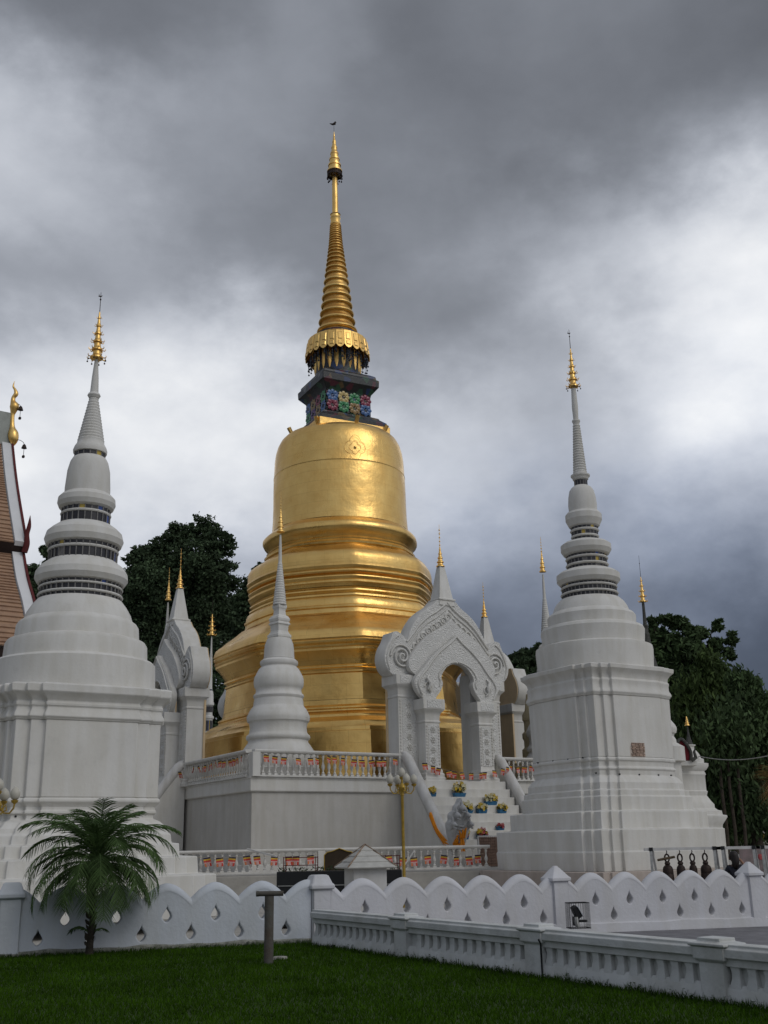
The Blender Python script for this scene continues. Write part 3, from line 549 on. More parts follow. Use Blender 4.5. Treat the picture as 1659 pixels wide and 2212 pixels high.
def baluster_mesh(h, r):
    mb = MB(); mb.box((0, 0, h*.04), (r*1.7, r*1.7, h*.08)); mb.box((0, 0, h*.965), (r*1.6, r*1.6, h*.07))
    mb.lathe([(r*.55, h*.08), (r*.8, h*.12), (r*.55, h*.17), (r*.35, h*.21), (r*.62, h*.29), (r*.92, h*.38), (r*.85, h*.46), (r*.5, h*.58), (r*.34, h*.68), (r*.55, h*.71), (r*.34, h*.74), (r*.62, h*.82), (r*.66, h*.87), (r*.42, h*.93)], seg=10)
    o = mb.build('baluster', M['white'], None, smooth=50); me = o.data; bpy.data.objects.remove(o); return me
def railing(name, label, P, Q, z0, h, spacing, r, posts=(), pw=.3, group=None, railw=.3, mesh=None, top=.14):
    P = Vector(P); Q = Vector(Q); d = Q-P; Ln = d.length; az = math.atan2(d.y, d.x)
    T = thing(name, label, 'balustrade', (P.x, P.y, z0), az, group)
    hb = h-top
    mb = MB(); mb.loft([[(x, y, z) for x, y in ((-.02, -w), (Ln+.02, -w), (Ln+.02, w), (-.02, w))] for w, z in ((railw*.34, hb), (railw*.40, hb+.02), (railw*.5, hb+top*.45), (railw*.5, hb+top*.8), (railw*.42, h))]); mb.build('rail', M['white'], T, bevel=.01)
    mb = MB(); mb.box((Ln/2, 0, .035), (Ln, railw*.9, .07)); mb.build('base_rail', M['white'], T)
    for t in posts:
        mb = MB(); mb.box((t, 0, hb/2+.01), (pw, pw*1.05, hb+.02)); mb.build('post', M['white'], T, bevel=.012)
    me = mesh or baluster_mesh(hb-.07, r); n = max(1, int(Ln/spacing))
    for i in range(n):
        t = (i+.5)*Ln/n
        if any(abs(t-q) < pw/2+r*.6 for q in posts): continue
        o = bpy.data.objects.new('baluster', me); COL.objects.link(o); o.parent = T; o.location = (t, 0, .07)
    return T
bal = baluster_mesh(1.17-.14-.07, .085)
ZR = 4.38; G = 'balustrades round the chedi platform'
GX = .45      # gates stand a little past the middle of their side
railing('platform_balustrade', 'balustrade along the platform front left of the arched gate, golden chedi behind', PP(.12, 0), PP(SS+GX-3.0, 0), ZR, 1.13, .285, .085, (0.05,), .36, G, mesh=bal)
railing('platform_balustrade', 'short balustrade between the arched gate and the right white chedi', PP(SS+GX+3.1, 0), PP(2*SS-.1, 0), ZR, 1.13, .285, .085, (6.2,), .36, G, mesh=bal)
railing('platform_balustrade', 'balustrade on the shaded left side of the platform, up to the left gate', PP(0, .3), PP(0, SS-2.2), ZR, 1.13, .285, .085, (), .36, G, mesh=bal)
railing('platform_balustrade', 'balustrade on the left side of the platform beyond the left gate', PP(0, SS+4.0), PP(0, 2*SS-.1), ZR, 1.13, .285, .085, (), .36, G, mesh=bal)

# -------- golden chedi (round bell on eight-sided rounded terraces)
TILT = -.0088
CH = thing('golden_chedi', 'huge gilded bell shaped chedi in the middle of the picture', 'chedi', (CEN.x, CEN.y, 0)); CH.rotation_euler = (0, TILT, 0)
AC = (CEN.x, CEN.y)
def gfit(hw, y, sc=.3473, oy=903.6):   # half width and height measured in one enlargement
    return hw_round(AC, hw*sc, oy+y*sc)
OCT0 = AU-PI/2
def octf(b):
    def f(a):
        t = ((a-OCT0) % (PI/4)); t = t if t < PI/8 else t-PI/4
        return (1-b)+b*(.962/math.cos(t))
    return f
def gl(name, pts, b, seg=96, smooth=30, extra=None, m='gold', bottom=None):
    prof = []
    for p in pts:
        r, z = gfit(*p[:2])
        if prof and z <= prof[-1][1]: z = prof[-1][1]+.004
        prof.append((r, z))
    if bottom is not None: prof = [(prof[0][0]*1.03, bottom), ]+prof
    mb = MB(); mb.lathe(prof, seg=seg, fac=octf(b)); return mb.build(name, M[m], CH, smooth=smooth)
gl('base', [(925, 2080), (922, 2035), (905, 2030), (902, 2010), (872, 1985), (868, 1975), (816, 1945), (812, 1938), (805, 1938), (802, 1930), (748, 1905), (744, 1896), (750, 1890), (748, 1882), (732, 1874), (724, 1868), (718, 1840)], .8, bottom=ZF)
gl('lower_drum', [(716, 1838), (706, 1760), (698, 1690), (706, 1684), (706, 1676), (698, 1672), (700, 1662), (710, 1656), (710, 1648), (704, 1642), (722, 1606), (752, 1572), (758, 1566), (758, 1554), (764, 1548), (766, 1538), (760, 1532), (768, 1524), (770, 1514), (764, 1506), (770, 1498), (764, 1478), (756, 1458), (736, 1440), (722, 1432), (690, 1404), (640, 1368), (600, 1334)], .8)
gl('middle_terrace', [(604, 1338), (586, 1324), (582, 1300), (590, 1294), (590, 1284), (580, 1278), (578, 1262), (568, 1240), (556, 1228), (560, 1222), (558, 1212), (546, 1206), (550, 1198), (556, 1192), (554, 1184), (546, 1178), (552, 1170)], .6)
gl('upper_terrace', [(554, 1168), (560, 1152), (566, 1146), (566, 1136), (558, 1130), (562, 1122), (566, 1114), (564, 1108), (548, 1104), (546, 1098), (566, 1092), (572, 1084), (572, 1076), (564, 1070), (570, 1062), (574, 1052), (570, 1044), (566, 1038), (567, 1002), (562, 984), (545, 958), (520, 944), (490, 924), (474, 912), (468, 905)], .5)
gl('ring_moulding', [(462, 902), (468, 896), (470, 886), (462, 878), (452, 870), (456, 862), (450, 856), (440, 850), (444, 842), (456, 828), (472, 812), (478, 800), (478, 788), (474, 774), (462, 762), (446, 750), (436, 742), (426, 732)], .25)
gl('bell', [(423, 730), (420, 700), (416, 650), (412, 560), (410, 480), (407, 400), (406, 394), (408, 390), (406, 386), (403, 350), (399, 290), (392, 245), (380, 205), (362, 172), (342, 152), (316, 141), (280, 135), (220, 132)], 0, smooth=40)
def g5(hw, y): return hw_round(AC, hw*.3473, 225.9+y*.3473)
ang5 = rad(28)
def sqring(a, z, ang=ang5): return [(a*x*math.cos(ang)-a*y*math.sin(ang), a*x*math.sin(ang)+a*y*math.cos(ang), z) for x, y in ((-1, -1), (1, -1), (1, 1), (-1, 1))]
def sqf(x, y):
    return fit_square(AC, ang5, 542.2+x*.3473+5*0, 225.9+y*.3473, lambda a: [(-a, -a), (a, -a), (a, a), (-a, a)])
# tilt shifts the axis left with height; measure against the shifted axis
def sqt(x, y):
    z = g5(0, y)[1]; ax = (AC[0]+TILT*z, AC[1]); return fit_square(ax, ang5, 542.2+x*.3473, 225.9+y*.3473, lambda a: [(-a, -a), (a, -a), (a, a), (-a, a)])
a0, z0 = sqt(865, 2050); a1, z1 = sqt(865, 2012)
mb = MB(); mb.loft([sqring(a0*.99, z0-1.1), sqring(a0, z0-.35), sqring(a1, z1)]); mb.build('shoulder_plate', M['gold2'], CH, bevel=.03)
rings = []
for x, y in ((845, 2008), (846, 1988), (800, 1966), (796, 1958), (748, 1946), (742, 1940)):
    rings.append(sqt(x, y))
ZB = rings[-1][1]
mb = MB(); mb.loft([sqring(rings[0][0], z1-.02)]+[sqring(a, z) for a, z in rings]); mb.build('mosaic_base', M['mirror_black'], CH, bevel=.03)
ab, zt_ = sqt(742, 1825)
mb = MB(); mb.loft([sqring(ab, ZB-.02), sqring(ab, zt_)]); box = mb.build('mosaic_box', M['mosaic'], CH)
mb = MB(); cs = [sqt(x, y) for x, y in ((745, 1826), (748, 1812), (797, 1762), (798, 1722), (780, 1716), (776, 1698), (745, 1688))]
mb.loft([sqring(a, z+(.0 if i else -.01)) for i, (a, z) in enumerate(cs)]); mb.build('mosaic_cornice', M['mirror_black'], CH, bevel=.04)
cols = {'blue': (.06, .15, .36), 'yellow': (.62, .46, .17), 'green': (.04, .27, .09), 'crimson': (.26, .025, .06), 'amber': (.34, .21, .07), 'violet': (.14, .05, .2)}
fm = {k: mat(k+'_glass', v, rough=.25, var=.15, vscale=4, spec=.6) for k, v in cols.items()}
lay = {0: (('blue', 'yellow', 'green', 'crimson'), ('crimson', 'green', 'amber', 'blue')), 3: (('blue', 'amber', 'crimson', 'green'), ('green', 'violet', 'amber', 'blue')), 1: (('green', 'blue', 'amber', 'yellow'),)*2, 2: (('amber', 'green', 'blue', 'yellow'),)*2}
hz = zt_-ZB
for fc in (0, 3):
    an = ang5+fc*PI/2; u = Vector((math.cos(an), math.sin(an), 0)); n = Vector((math.sin(an), -math.cos(an), 0)); fr = ab*2/4*.56
    for row in range(2):
        for c_ in range(4):
            col = lay[fc][row][c_]
            ctr = u*(-ab+(c_+.5)*ab*2/4)+n*(ab+.02)+Vector((0, 0, zt_-(row+.5)*hz/2))
            mb = MB(); np_ = 8
            for k in range(np_):
                a = 2*PI*k/np_; pts = []
                for q in range(9):
                    b = 2*PI*q/9; rx = fr*.62+fr*.36*math.cos(b); ry = fr*.30*math.sin(b); pts.append(ctr+u*(rx*math.cos(a)-ry*math.sin(a))+Vector((0, 0, 1))*(rx*math.sin(a)+ry*math.cos(a))+n*.05)
                mb.add([ctr+(u*math.cos(a)+Vector((0, 0, math.sin(a))))*fr*.6+n*.09]+pts, [(0, 1+q, 1+(q+1) % 9) for q in range(9)])
            mb.lathe([(fr*.1, 0), (fr*.1, .01)], seg=8)
            mb.v[-16:] = [tuple(ctr+u*x+Vector((0, 0, y))+n*(.10+z)) for x, y, z in mb.v[-16:]]
            mb.build('glass_flower', fm[col], CH, smooth=0)
# lotus column with gilt petals, fringed umbrella, ringed spire, finial
r0, zc0 = g5(140, 1690); r1, zc1 = g5(137, 1500)
zc0 = cs[-1][1]-.02
mb = MB(); mb.lathe([(r0*1.08, zc0), (r0*1.05, zc0+.15), (r0, zc0+.2), (r1, zc1+.6)], seg=32); colm = mb.build('lotus_column', M['mirror_black'], CH)
mb = MB()
for k in range(20):
    a = 2*PI*k/20; d = Vector((math.cos(a), math.sin(a), 0)); t = Vector((-d.y, d.x, 0)); w = r0*.10
    hs = zc1-zc0
    mb.loft([[tuple(d*(r0+o)+t*s_+Vector((0, 0, zc0+hs*f))) for s_, o in ((-w*g, .0), (0, .10*g), (w*g, .0), (0, -.03))] for f, g in ((.15, .15), (.3, .8), (.6, 1), (.9, .9), (1.1, .4))])
mb.build('gilt_petals', M['gold2'], colm, smooth=50)
rs0, zs0 = g5(197, 1592); rs1, zs1 = g5(178, 1482)
mb = MB(); nsk = 24
mb.lathe([(rs1*.55, zs1-.1), (rs1*.95, zs1-.1), (rs1, zs1), (rs1*.9, zs1+.1), (rs1*.7, zs1+.22)], seg=48)
for k in range(nsk):    # ring of hanging gilt plates with pointed lower edge
    a = 2*PI*(k+.5)/nsk; d = Vector((math.cos(a), math.sin(a), 0)); t = Vector((-d.y, d.x, 0)); w1 = rs1*math.tan(PI/nsk)*.97; w0 = rs0*math.tan(PI/nsk)*.97
    out = [(-w1, 0), (w1, 0), (w0, .82), (w0*.55, .96), (0, 1.02), (-w0*.55, .96), (-w0, .82)]
    f = lambda x, q, o: tuple(d*(rs1+(rs0-rs1)*q+o)+t*x+Vector((0, 0, zs1+(zs0-zs1)*q)))
    mb.loft([[f(x, q, 0) for x, q in out], [f(x, q, .05) for x, q in out]])
    for q0, q1 in ((.12, .55), (.62, .85)):
        mb.loft([[f(x*w1*.6, q, .05) for x, q in ((-1, q0), (1, q0), (1, q1), (-1, q1))], [f(x*w1*.45, q, .085) for x, q in ((-1, q0+.04), (1, q0+.04), (1, q1-.04), (-1, q1-.04))]])
sk = mb.build('umbrella_skirt', M['gold2'], CH, smooth=0)
mb = MB(); rr_ = random.Random(5)
for k in range(150):    # dark chimes hanging below the skirt
    a = 2*PI*rr_.random(); q = rr_.uniform(.80, .97)*rs0; zt2 = zs0+.15; ln = rr_.uniform(.25, .95); x, y = q*math.cos(a), q*math.sin(a)
    mb.tube([(x, y, zt2), (x, y, zt2-ln)], .012, seg=4); mb.ball((x, y, zt2-ln), .06, 5, 4); mb.ball((x, y, zt2-ln*.5), .05, 5, 4)
mb.build('chimes', mat('dark_chimes', (.05, .06, .08), rough=.4), sk)
prof = []
rl = [(135, 1462), (124, 1425), (113, 1365), (104, 1315), (97, 1265), (91, 1215), (85, 1165), (78, 1115), (72, 1070), (67, 1035), (62, 1002), (58, 973), (54, 946), (51, 922), (48, 902), (45.5, 884), (43.5, 866), (42, 850), (40.5, 835), (39.5, 820), (38.5, 806), (37.5, 793), (36.5, 780), (35.5, 768), (34.5, 757), (33.5, 747)]
for i in range(len(rl)-1):
    (h0, y0), (h1, y1) = rl[i], rl[i+1]; dy = y1-y0
    for f, g in ((0, .86), (.03, .99), (.12, 1.03), (.28, 1.02), (.42, .95), (.6, .90), (.85, .85)):
        r, z = g5((h0+(h1-h0)*f)*g, y0+dy*f); prof.append((r, z))
prof[0] = (prof[0][0], zs1+.05)
mb = MB(); mb.lathe(prof, seg=48); mb.build('ringed_spire', M['gold2'], CH, smooth=35)
mb = MB(); mb.lathe([g5(*p) for p in ((32, 748), (33, 740), (29, 736), (29, 715), (33, 708), (29, 702), (29, 690), (33, 686), (29, 682), (19, 680), (18.5, 600), (17, 500), (15, 428))], seg=24); mb.build('spire_shaft', M['gold2'], CH)
r0, z0 = g5(48, 420); _, z1 = g5(0, 165)
mb = MB(); hh = z1-z0; prof = []
for k in range(7):
    t = k/7; t1 = (k+1)/7; ra = r0*(1-t)**1.1; rb = r0*(1-t1)**1.1*.95; za = z0+hh*t; zb2 = z0+hh*t1
    prof += [(ra*.92, za), (ra, za+.01), (ra*.97, za+(zb2-za)*.25), (ra*.74, za+(zb2-za)*.42), (rb*.9+.01, zb2-.02)]
mb.lathe(prof, seg=24); fin = mb.build('umbrella_finial', M['gold2'], CH)
mb = MB()
for k in range(26):
    a = 2*PI*k/26; x, y = r0*.95*math.cos(a), r0*.95*math.sin(a); ln = .3+.15*(k % 3); mb.tube([(x, y, z0), (x, y, z0-ln)], .015, seg=4); mb.ball((x, y, z0-ln), .06, 5, 4)
mb.lathe([(r0*.9, z0-.02), (r0*.97, z0-.3), (r0*.9, z0-.32)], seg=24, caps=False)
mb.build('chimes', M['bronze'], fin)
_, zbird = g5(0, 118)
mb = MB(); mb.tube([(0, 0, z1-.1), (0, 0, zbird)], .012, seg=5); mb.tube([(-.28, 0, zbird+.02), (-.1, 0, zbird-.05), (.05, 0, zbird), (.1, 0, zbird+.16)], [.02, .07, .1, .04], seg=6); mb.tube([(.05, 0, zbird), (.16, 0, zbird+.1)], [.06, .02], seg=5)
mb.build('bird_vane', M['bronze'], fin)
rb, zbp = g5(318, 2062); mbz = gfit(368, 178)
for k, a in enumerate([-rad(67)+i*PI/4 for i in range(8)]):       # stubby spouts on the shoulder of the bell
    d = Vector((math.cos(a), math.sin(a), 0)); p = d*gfit(320, 124)[0]+Vector((0, 0, gfit(320, 124)[1]))
    mb = MB(); mb.tube([p-d*.2-Vector((0, 0, .2)), p+d*.05+Vector((0, 0, .28))], [.11, .13], seg=10); mb.build('spout', M['gold2'], CH)
# diamond relief on the bell, embossed band on the base
dd = Vector((math.sin(rad(16)), -math.cos(rad(16)), 0)); tt = Vector((-dd.y, dd.x, 0)); rr, zz = gfit(404, 320)
mb = MB()
for Rr_ in (.62, .34):
    mb.tube([(lambda s_: dd*(math.sqrt(max(.1, rr*rr-s_*s_))+.004)+tt*s_+Vector((0, 0, zz+math.sin(a)*Rr_*1.2*(.72+.28*abs(math.cos(2*a))))))(math.cos(a)*Rr_*(.72+.28*abs(math.cos(2*a)))) for a in [2*PI*k/32 for k in range(33)]], .010, seg=6)
mb.ball(tuple(dd*(rr-.02)+Vector((0, 0, zz))), .09, 10, 6); mb.build('rosette', M['gold'], CH)
mb = MB(); fo = octf(.8); r_, z_ = gfit(885, 2045)
for i in range(26):
    for j in range(6):
        a = OCT0-.02+(i-13)*.026+.0; rb_ = gfit(925, 2060)[0]*fo(a)*1.012; mb.ball((rb_*.988*math.cos(a), rb_*.988*math.sin(a), ZF+.35+j*.2+(.1 if i % 2 else 0)), .07, 6, 4)
mb.build('embossed_band', M['gold'], CH)

# -------- small ringed chedi on the platform corners
IN = 2.35
S1 = PP(IN, IN); AS = (S1.x, S1.y)
c6 = lambda x, y: (433.7+x*.3473, 903.6+y*.3473)
def sf(hw, y): return hw_round(AS, hw*.3473, 903.6+y*.3473)
small = thing('corner_chedi', 'slim white ringed chedi on the near platform corner, before the golden one', 'chedi', (S1.x, S1.y, 0), 0, 'ringed white chedis on the platform corners')
def sl(name, pts, seg=48, fac=None, smooth=38, m='white'):
    prof = []
    for p in pts:
        r, z = sf(*p)
        if prof and z <= prof[-1][1]: z = prof[-1][1]+.003
        prof.append((r, z))
    mb = MB(); mb.lathe(prof, seg=seg, fac=fac); return mb.build(name, M[m], small, smooth=smooth)
f12 = lambda a: .92+.08*(.962/math.cos(((a-AU) % (PI/4)) - PI/8))
zb0 = sf(225, 2090)
mb = MB(); mb.lathe([(zb0[0]*1.15, ZF), (zb0[0]*1.15, ZF+.5), (zb0[0]*1.05, ZF+.55), (zb0[0]*1.05, zb0[1]-.1), (zb0[0], zb0[1])], seg=48); mb.build('plinth', M['white'], small)
sl('ringed_body', [(228, 2088), (222, 2070), (195, 2030), (188, 2022), (186, 2008), (196, 2000), (200, 1988), (196, 1976), (186, 1968), (180, 1958), (176, 1930), (180, 1906), (184, 1896), (192, 1890), (196, 1872), (196, 1858), (186, 1838), (178, 1822), (172, 1812), (162, 1800), (156, 1790), (154, 1765), (150, 1748), (154, 1742), (158, 1732), (154, 1722), (146, 1716), (142, 1704), (141, 1690), (146, 1682), (152, 1672), (155, 1655), (155, 1630), (150, 1610), (142, 1596), (130, 1572), (122, 1560), (108, 1548), (108, 1544), (116, 1536), (118, 1524), (116, 1514), (106, 1506), (98, 1500)])
sl('bell', [(96, 1498), (94, 1480), (92, 1440), (88, 1410), (80, 1388), (76, 1376), (68, 1372)])
sl('harmika', [(66, 1374), (76, 1362), (74, 1350), (66, 1344), (60, 1336), (54, 1326), (56, 1300), (58, 1290), (68, 1284), (66, 1276), (58, 1270), (64, 1262), (66, 1250), (60, 1242), (54, 1234), (40, 1226), (36, 1200), (38, 1190), (44, 1182), (46, 1170), (42, 1164)], seg=4, smooth=0)
sl('spire', [q for k in range(17) for q in ((42-k*1.75, 1162-k*15.5), (43-k*1.75, 1155-k*15.5), (38-k*1.65, 1150-k*15.5))]+[(11, 890), (9, 800), (5.5, 725)])
r0, z0 = sf(24, 708); _, z1 = sf(0, 560); _, z2 = sf(0, 455)
mb = MB(); hti(mb, z0, z1, r0, 5, False, z2-z1, mg=0, mr=0, bird=False)
for k in range(5):
    zz = z1+(z2-z1)*k/5; mb.ball((0, 0, zz), .05-.006*k, 6, 4)
mb.build('umbrella_finial', [M['gold2']], small, smooth=45)
p = PP(2*SS-IN+1.3, IN); dup(small, (p.x, p.y, 0), label='ringed chedi showing only its thin spire just left of the right white chedi')
p = PP(IN, 2*SS-IN+1.3); dup(small, (p.x, p.y, 0), label='ringed chedi on the far left platform corner, spire against the dark tree')

# -------- arched gates
def gate(label):
    T = thing('arched_gate', label, 'gate', (0, 0, 0), 0, 'white arched gates on the platform sides')
    W = M['white']; CV = M['carved']
    def mir(h): return h+[(-x, z) for x, z in reversed(h) if abs(x) > 1e-6]
    # pediment body: pointed vault with curled ears, carried on four pillars
    vol = cr([(3.30, 9.12), (3.58, 9.4), (3.72, 9.85), (3.62, 10.35), (3.38, 10.75), (3.22, 11.15)], 5)
    ear = cr([(3.22, 11.15), (2.95, 11.2), (2.62, 11.02), (2.40, 10.80)], 4)[1:]
    arc = cr([(2.36, 10.95), (2.12, 11.5), (1.72, 12.06), (1.25, 12.45), (.85, 12.70), (.58, 12.98)], 5)
    inn = [(1.75, 9.12)]
    open_big = cr([(1.75, 9.12), (1.62, 9.6), (1.2, 10.1), (.6, 10.45), (0, 10.65)], 4)
    half = vol+ear+arc+[(.45, 13.0)]
    outl = half+[(-x, z) for x, z in reversed(half)]+[(-x, z) for x, z in open_big[:-1]]+[(x, z) for x, z in reversed(open_big)]
    ped = plate('pediment', outl, [], .90, CV, T, bevel=.03, y0=.45)
    # tan rear face, thin skin standing proud of the back
    half2 = [(x*.985, 9.14+(z-9.14)*.99) for x, z in half]; ob2 = [(x*1.02, z) for x, z in open_big]
    outl2 = half2+[(-x, z) for x, z in reversed(half2)]+[(-x, z) for x, z in ob2[:-1]]+[(x, z) for x, z in reversed(ob2)]
    plate('rear_plaster', outl2, [], .04, M['tan'], T, y0=.93)
    # raised rim following the roof line, spirals in the ears
    mb = MB(); rim = cr([(2.45, 10.75), (2.1, 11.15), (1.7, 11.62), (1.2, 12.05), (.7, 12.35), (.2, 12.72), (0, 12.9)], 5)
    for s in (1, -1):
        mb.tube([(s*x, -.02, z) for x, z in rim], .055, seg=6)
        mb.tube([(s*x, -.02, z-.28) for x, z in rim[:-3]], .035, seg=6)
        for q in range(9):   # curling leaves between the two rims
            t = rim[2+q*3]; c = Vector((s*(t[0]-.12), -.03, t[1]-.62)); mb.tube([c+Vector((math.cos(b)*.2*(1-b/9), 0, math.sin(b)*.2*(1-b/9))) for b in [k*.7 for k in range(11)]], [.045-.003*k for k in range(11)], seg=5)
        c = Vector((s*2.78, -.02, 10.0))
        for k0 in range(1):
            pts = [c+Vector((s*math.cos(b)*(.62-b*.036), -.02-.10*b/15, math.sin(b)*(.62-b*.036))) for b in [k*.42 for k in range(38)]]
            mb.tube(pts, [.055]*38, seg=6)
        mb.tube([(s*x, -.02, z) for x, z in cr([(3.45, 9.35), (3.58, 9.85), (3.42, 10.4), (3.14, 10.85), (2.9, 11.0)], 4)], .04, seg=5)
    c = Vector((0, -.03, 12.15)); mb.tube([c+Vector((math.cos(b)*.26*(1-b/8), 0, math.sin(b)*.26*(1-b/8))) for b in [k*.6 for k in range(12)]], .05, seg=5)
    mb.build('scrollwork', W, ped, smooth=60)
    # stepped inner vaults toward the front
    o2 = cr([(2.02, 9.05), (2.50, 9.35), (2.58, 9.75), (2.3, 10.2), (1.85, 10.7), (1.3, 11.15), (.7, 11.5), (.25, 11.8), (0, 12.05)], 4)
    i2 = cr([(1.6, 9.05), (1.5, 9.5), (1.1, 10.0), (.55, 10.3), (0, 10.5)], 4)
    plate('second_vault', o2+[(-x, z) for x, z in reversed(o2[:-1])]+[(-x, z) for x, z in i2[:-1]]+list(reversed(i2)), [], .32, CV, T, bevel=.02, y0=-.17)
    o3 = cr([(1.98, 7.98), (2.30, 8.32), (2.48, 8.75), (2.28, 9.12), (1.95, 9.45), (1.65, 9.8), (1.25, 10.2), (.8, 10.55), (.35, 10.85), (0, 11.15)], 5)
    i3 = [(1.33, 7.98)]+cr([(1.28, 8.12), (1.02, 8.42), (.88, 8.78), (.96, 9.0), (.88, 9.25), (.62, 9.55), (.3, 9.72), (0, 9.78)], 5)
    fa = plate('front_arch', o3+[(-x, z) for x, z in reversed(o3[:-1])]+[(-x, z) for x, z in i3[:-1]]+list(reversed(i3)), [], .34, CV, T, bevel=.02, y0=-.50)
    mb = MB()
    for s in (1, -1):
        mb.tube([(s*(x*.93), -.69, z-.08) for x, z in o3[4:]], .045, seg=6)
        mb.tube([(s*(x*1.12+.05), -.69, z+.06) for x, z in i3[8:]], .035, seg=6)
        c = Vector((s*1.72, -.69, 8.55)); mb.tube([c+Vector((s*math.cos(b)*.26*(1-b/9), 0, math.sin(b)*.26*(1-b/9))) for b in [k*.6 for k in range(13)]], .045, seg=5)
        mb.tube([(s*1.72, -.69, 9.1), (s*1.85, -.78, 8.95), (s*1.7, -.84, 8.72), (s*1.78, -.78, 8.45), (s*1.62, -.72, 8.3)], [.03, .07, .09, .08, .03], seg=7)
    for i, (x, z) in enumerate(o3[:-1:1]):    # toothed crest
        for s in (1, -1): mb.ball((s*x, -.62, z), .05, 5, 4)
    mb.build('arch_ornament', W, fa, smooth=60)
    # pillars
    def pillar(name, x0, x1, y0, y1, zb, zt, cap, fl, panel=True, inside=0):
        mb = MB(); X, Y = (x0+x1)/2, (y0+y1)/2; w, d = abs(x1-x0)/2, abs(y1-y0)/2
        R = lambda g, z: [(X-w-g, Y-d-g, z), (X+w+g, Y-d-g, z), (X+w+g, Y+d+g, z), (X-w-g, Y+d+g, z)]
        prof = [(fl, zb), (fl, zb+.16), (fl*.75, zb+.18), (fl*.75, zb+.32), (fl*.4, zb+.38), (fl*.35, zb+.5), (.02, zb+.56), (0, zb+.6), (0, zt-cap*2.2), (.03, zt-cap*2.15), (.03, zt-cap*2.0), (0, zt-cap*1.95), (.02, zt-cap*1.5), (.06, zt-cap*1.25), (.16, zt-cap*1.05), (.16, zt-cap), (.20, zt-cap+.02), (.20, zt)]
        mb.loft([R(g, z) for g, z in prof]); p = mb.build(name, W, T, bevel=.012)
        if panel:
            mb = MB(); yf = Y-d-.015; za, zb_ = zb+.72, zt-cap*2.35; mb.box((X, yf+.006, (za+zb_)/2), (w*1.25, .02, zb_-za), m=1)
            for sx in (-1, 1):
                n = int((zb_-za)/.14)
                for k in range(n): mb.ball((X+sx*w*.82, yf, za+(k+.5)*(zb_-za)/n), .055, 5, 4, sc=(.8, .7, 1.1))
            n = int((zb_-za)/.42)
            for k in range(n):
                zc = za+(k+.5)*(zb_-za)/n
                for q in range(6): mb.ball((X+math.cos(q*PI/3)*.10, yf-.01, zc+math.sin(q*PI/3)*.11), .055, 5, 4)
                mb.ball((X, yf-.02, zc), .05, 5, 4)
            if cap > .3: mb.box((X, Y-d-.205, zt-cap/2), (w*1.9, .03, cap*.72), m=1)
            mb.build('relief', [W, CV], p, smooth=60)
        return p
    for s in (1, -1):
        pillar('outer_pillar', s*1.85, s*3.02, 0, .88, ZF, 9.14, .48, .16)
        pillar('inner_pillar', s*1.16, s*1.98, -.66, -.0, ZF-.1, 7.99, .5, .16)
    mb = MB()
    for s in (1, -1): mb.box((s*1.55, .47, 6.9), (.60, .80, 5.05))
    mb.build('jamb', W, T, bevel=.02)
    for s in (1, -1):
        mb = MB(); mb.box((s*2.22, .925, 6.78), (1.74, .10, 4.72)); mb.build('rear_plaster', M['tan'], T)
    # spire
    mb = MB()
    sqr = lambda a, z, y=.42: [(-a, y-a, z), (a, y-a, z), (a, y+a, z), (-a, y+a, z)]
    mb.loft([sqr(a, z) for a, z in ((.47, 12.75), (.44, 12.98), (.50, 13.02), (.50, 13.08), (.42, 13.12), (.40, 13.16), (.15, 14.78), (.10, 14.85))]); mb.build('spire', W, T, bevel=.01)
    mb = MB(); hti(mb, 14.82, 15.9, .21, 5, False, 1.15, seg=10, cy=.42, mg=0, mr=0, bird=False)
    for k in range(5): mb.ball((0, .42, 15.95+k*.2), .045, 6, 4)
    mb.build('umbrella_finial', M['gold2'], T, smooth=45)
    return T
gr = gate('carved white arched gate in front of the golden chedi, left of the right white chedi')
p = PP(SS+GX, -.15); gr.location = (p.x, p.y, 0); gr.rotation_euler = (0, 0, AU)
p = PP(-.15, SS+.9); gL = dup(gr, (p.x, p.y, 0), AV-PI, 'white gate seen from its side between the left chedi and the golden chedi')
p = PP(2*SS+.15, SS-.75); dup(gr, (p.x, p.y, 0), AV, 'gate showing its beige back to the right of the front arched gate')
p = PP(SS, 2*SS+.15); dup(gr, (p.x, p.y, 0), AU+PI, 'gate almost hidden behind the left foot of the golden chedi')
# ---------------------------------------------------------------- stairs, naga rails, flower troughs
def stair(label, ref):
    T = thing('staircase', label, 'staircase', ref.location, ref.rotation_euler.z, 'stairs up to the platform gates')
    mb = MB(); n = 10
    for k in range(n):
        z1 = 4.28-.373*k; y0 = -.86-.30*k; mb.box((0, (y0-.3+.25)/2+.0, (z1+ZT)/2-.02), (4.9, abs(y0-.3)+.25, z1-ZT+.04))
    # steps are nested blocks, each one wider than the one above: butt them instead of overlapping
    mb = MB()
    for k in range(n):
        z1 = 4.28-.373*k; y1 = -.56-.30*k if k else .2; y0 = -.86-.30*k; mb.box((0, (y0+y1)/2, (z1+ZT-.03)/2), (4.9, y1-y0-.0, z1-ZT+.03))
    mb.build('steps', M['white'], T, bevel=.012); return T
stR = stair('white stairs set with flower troughs below the front arched gate', gr)
stL = stair('white stairs of the left gate, half hidden behind the left chedi', gL)
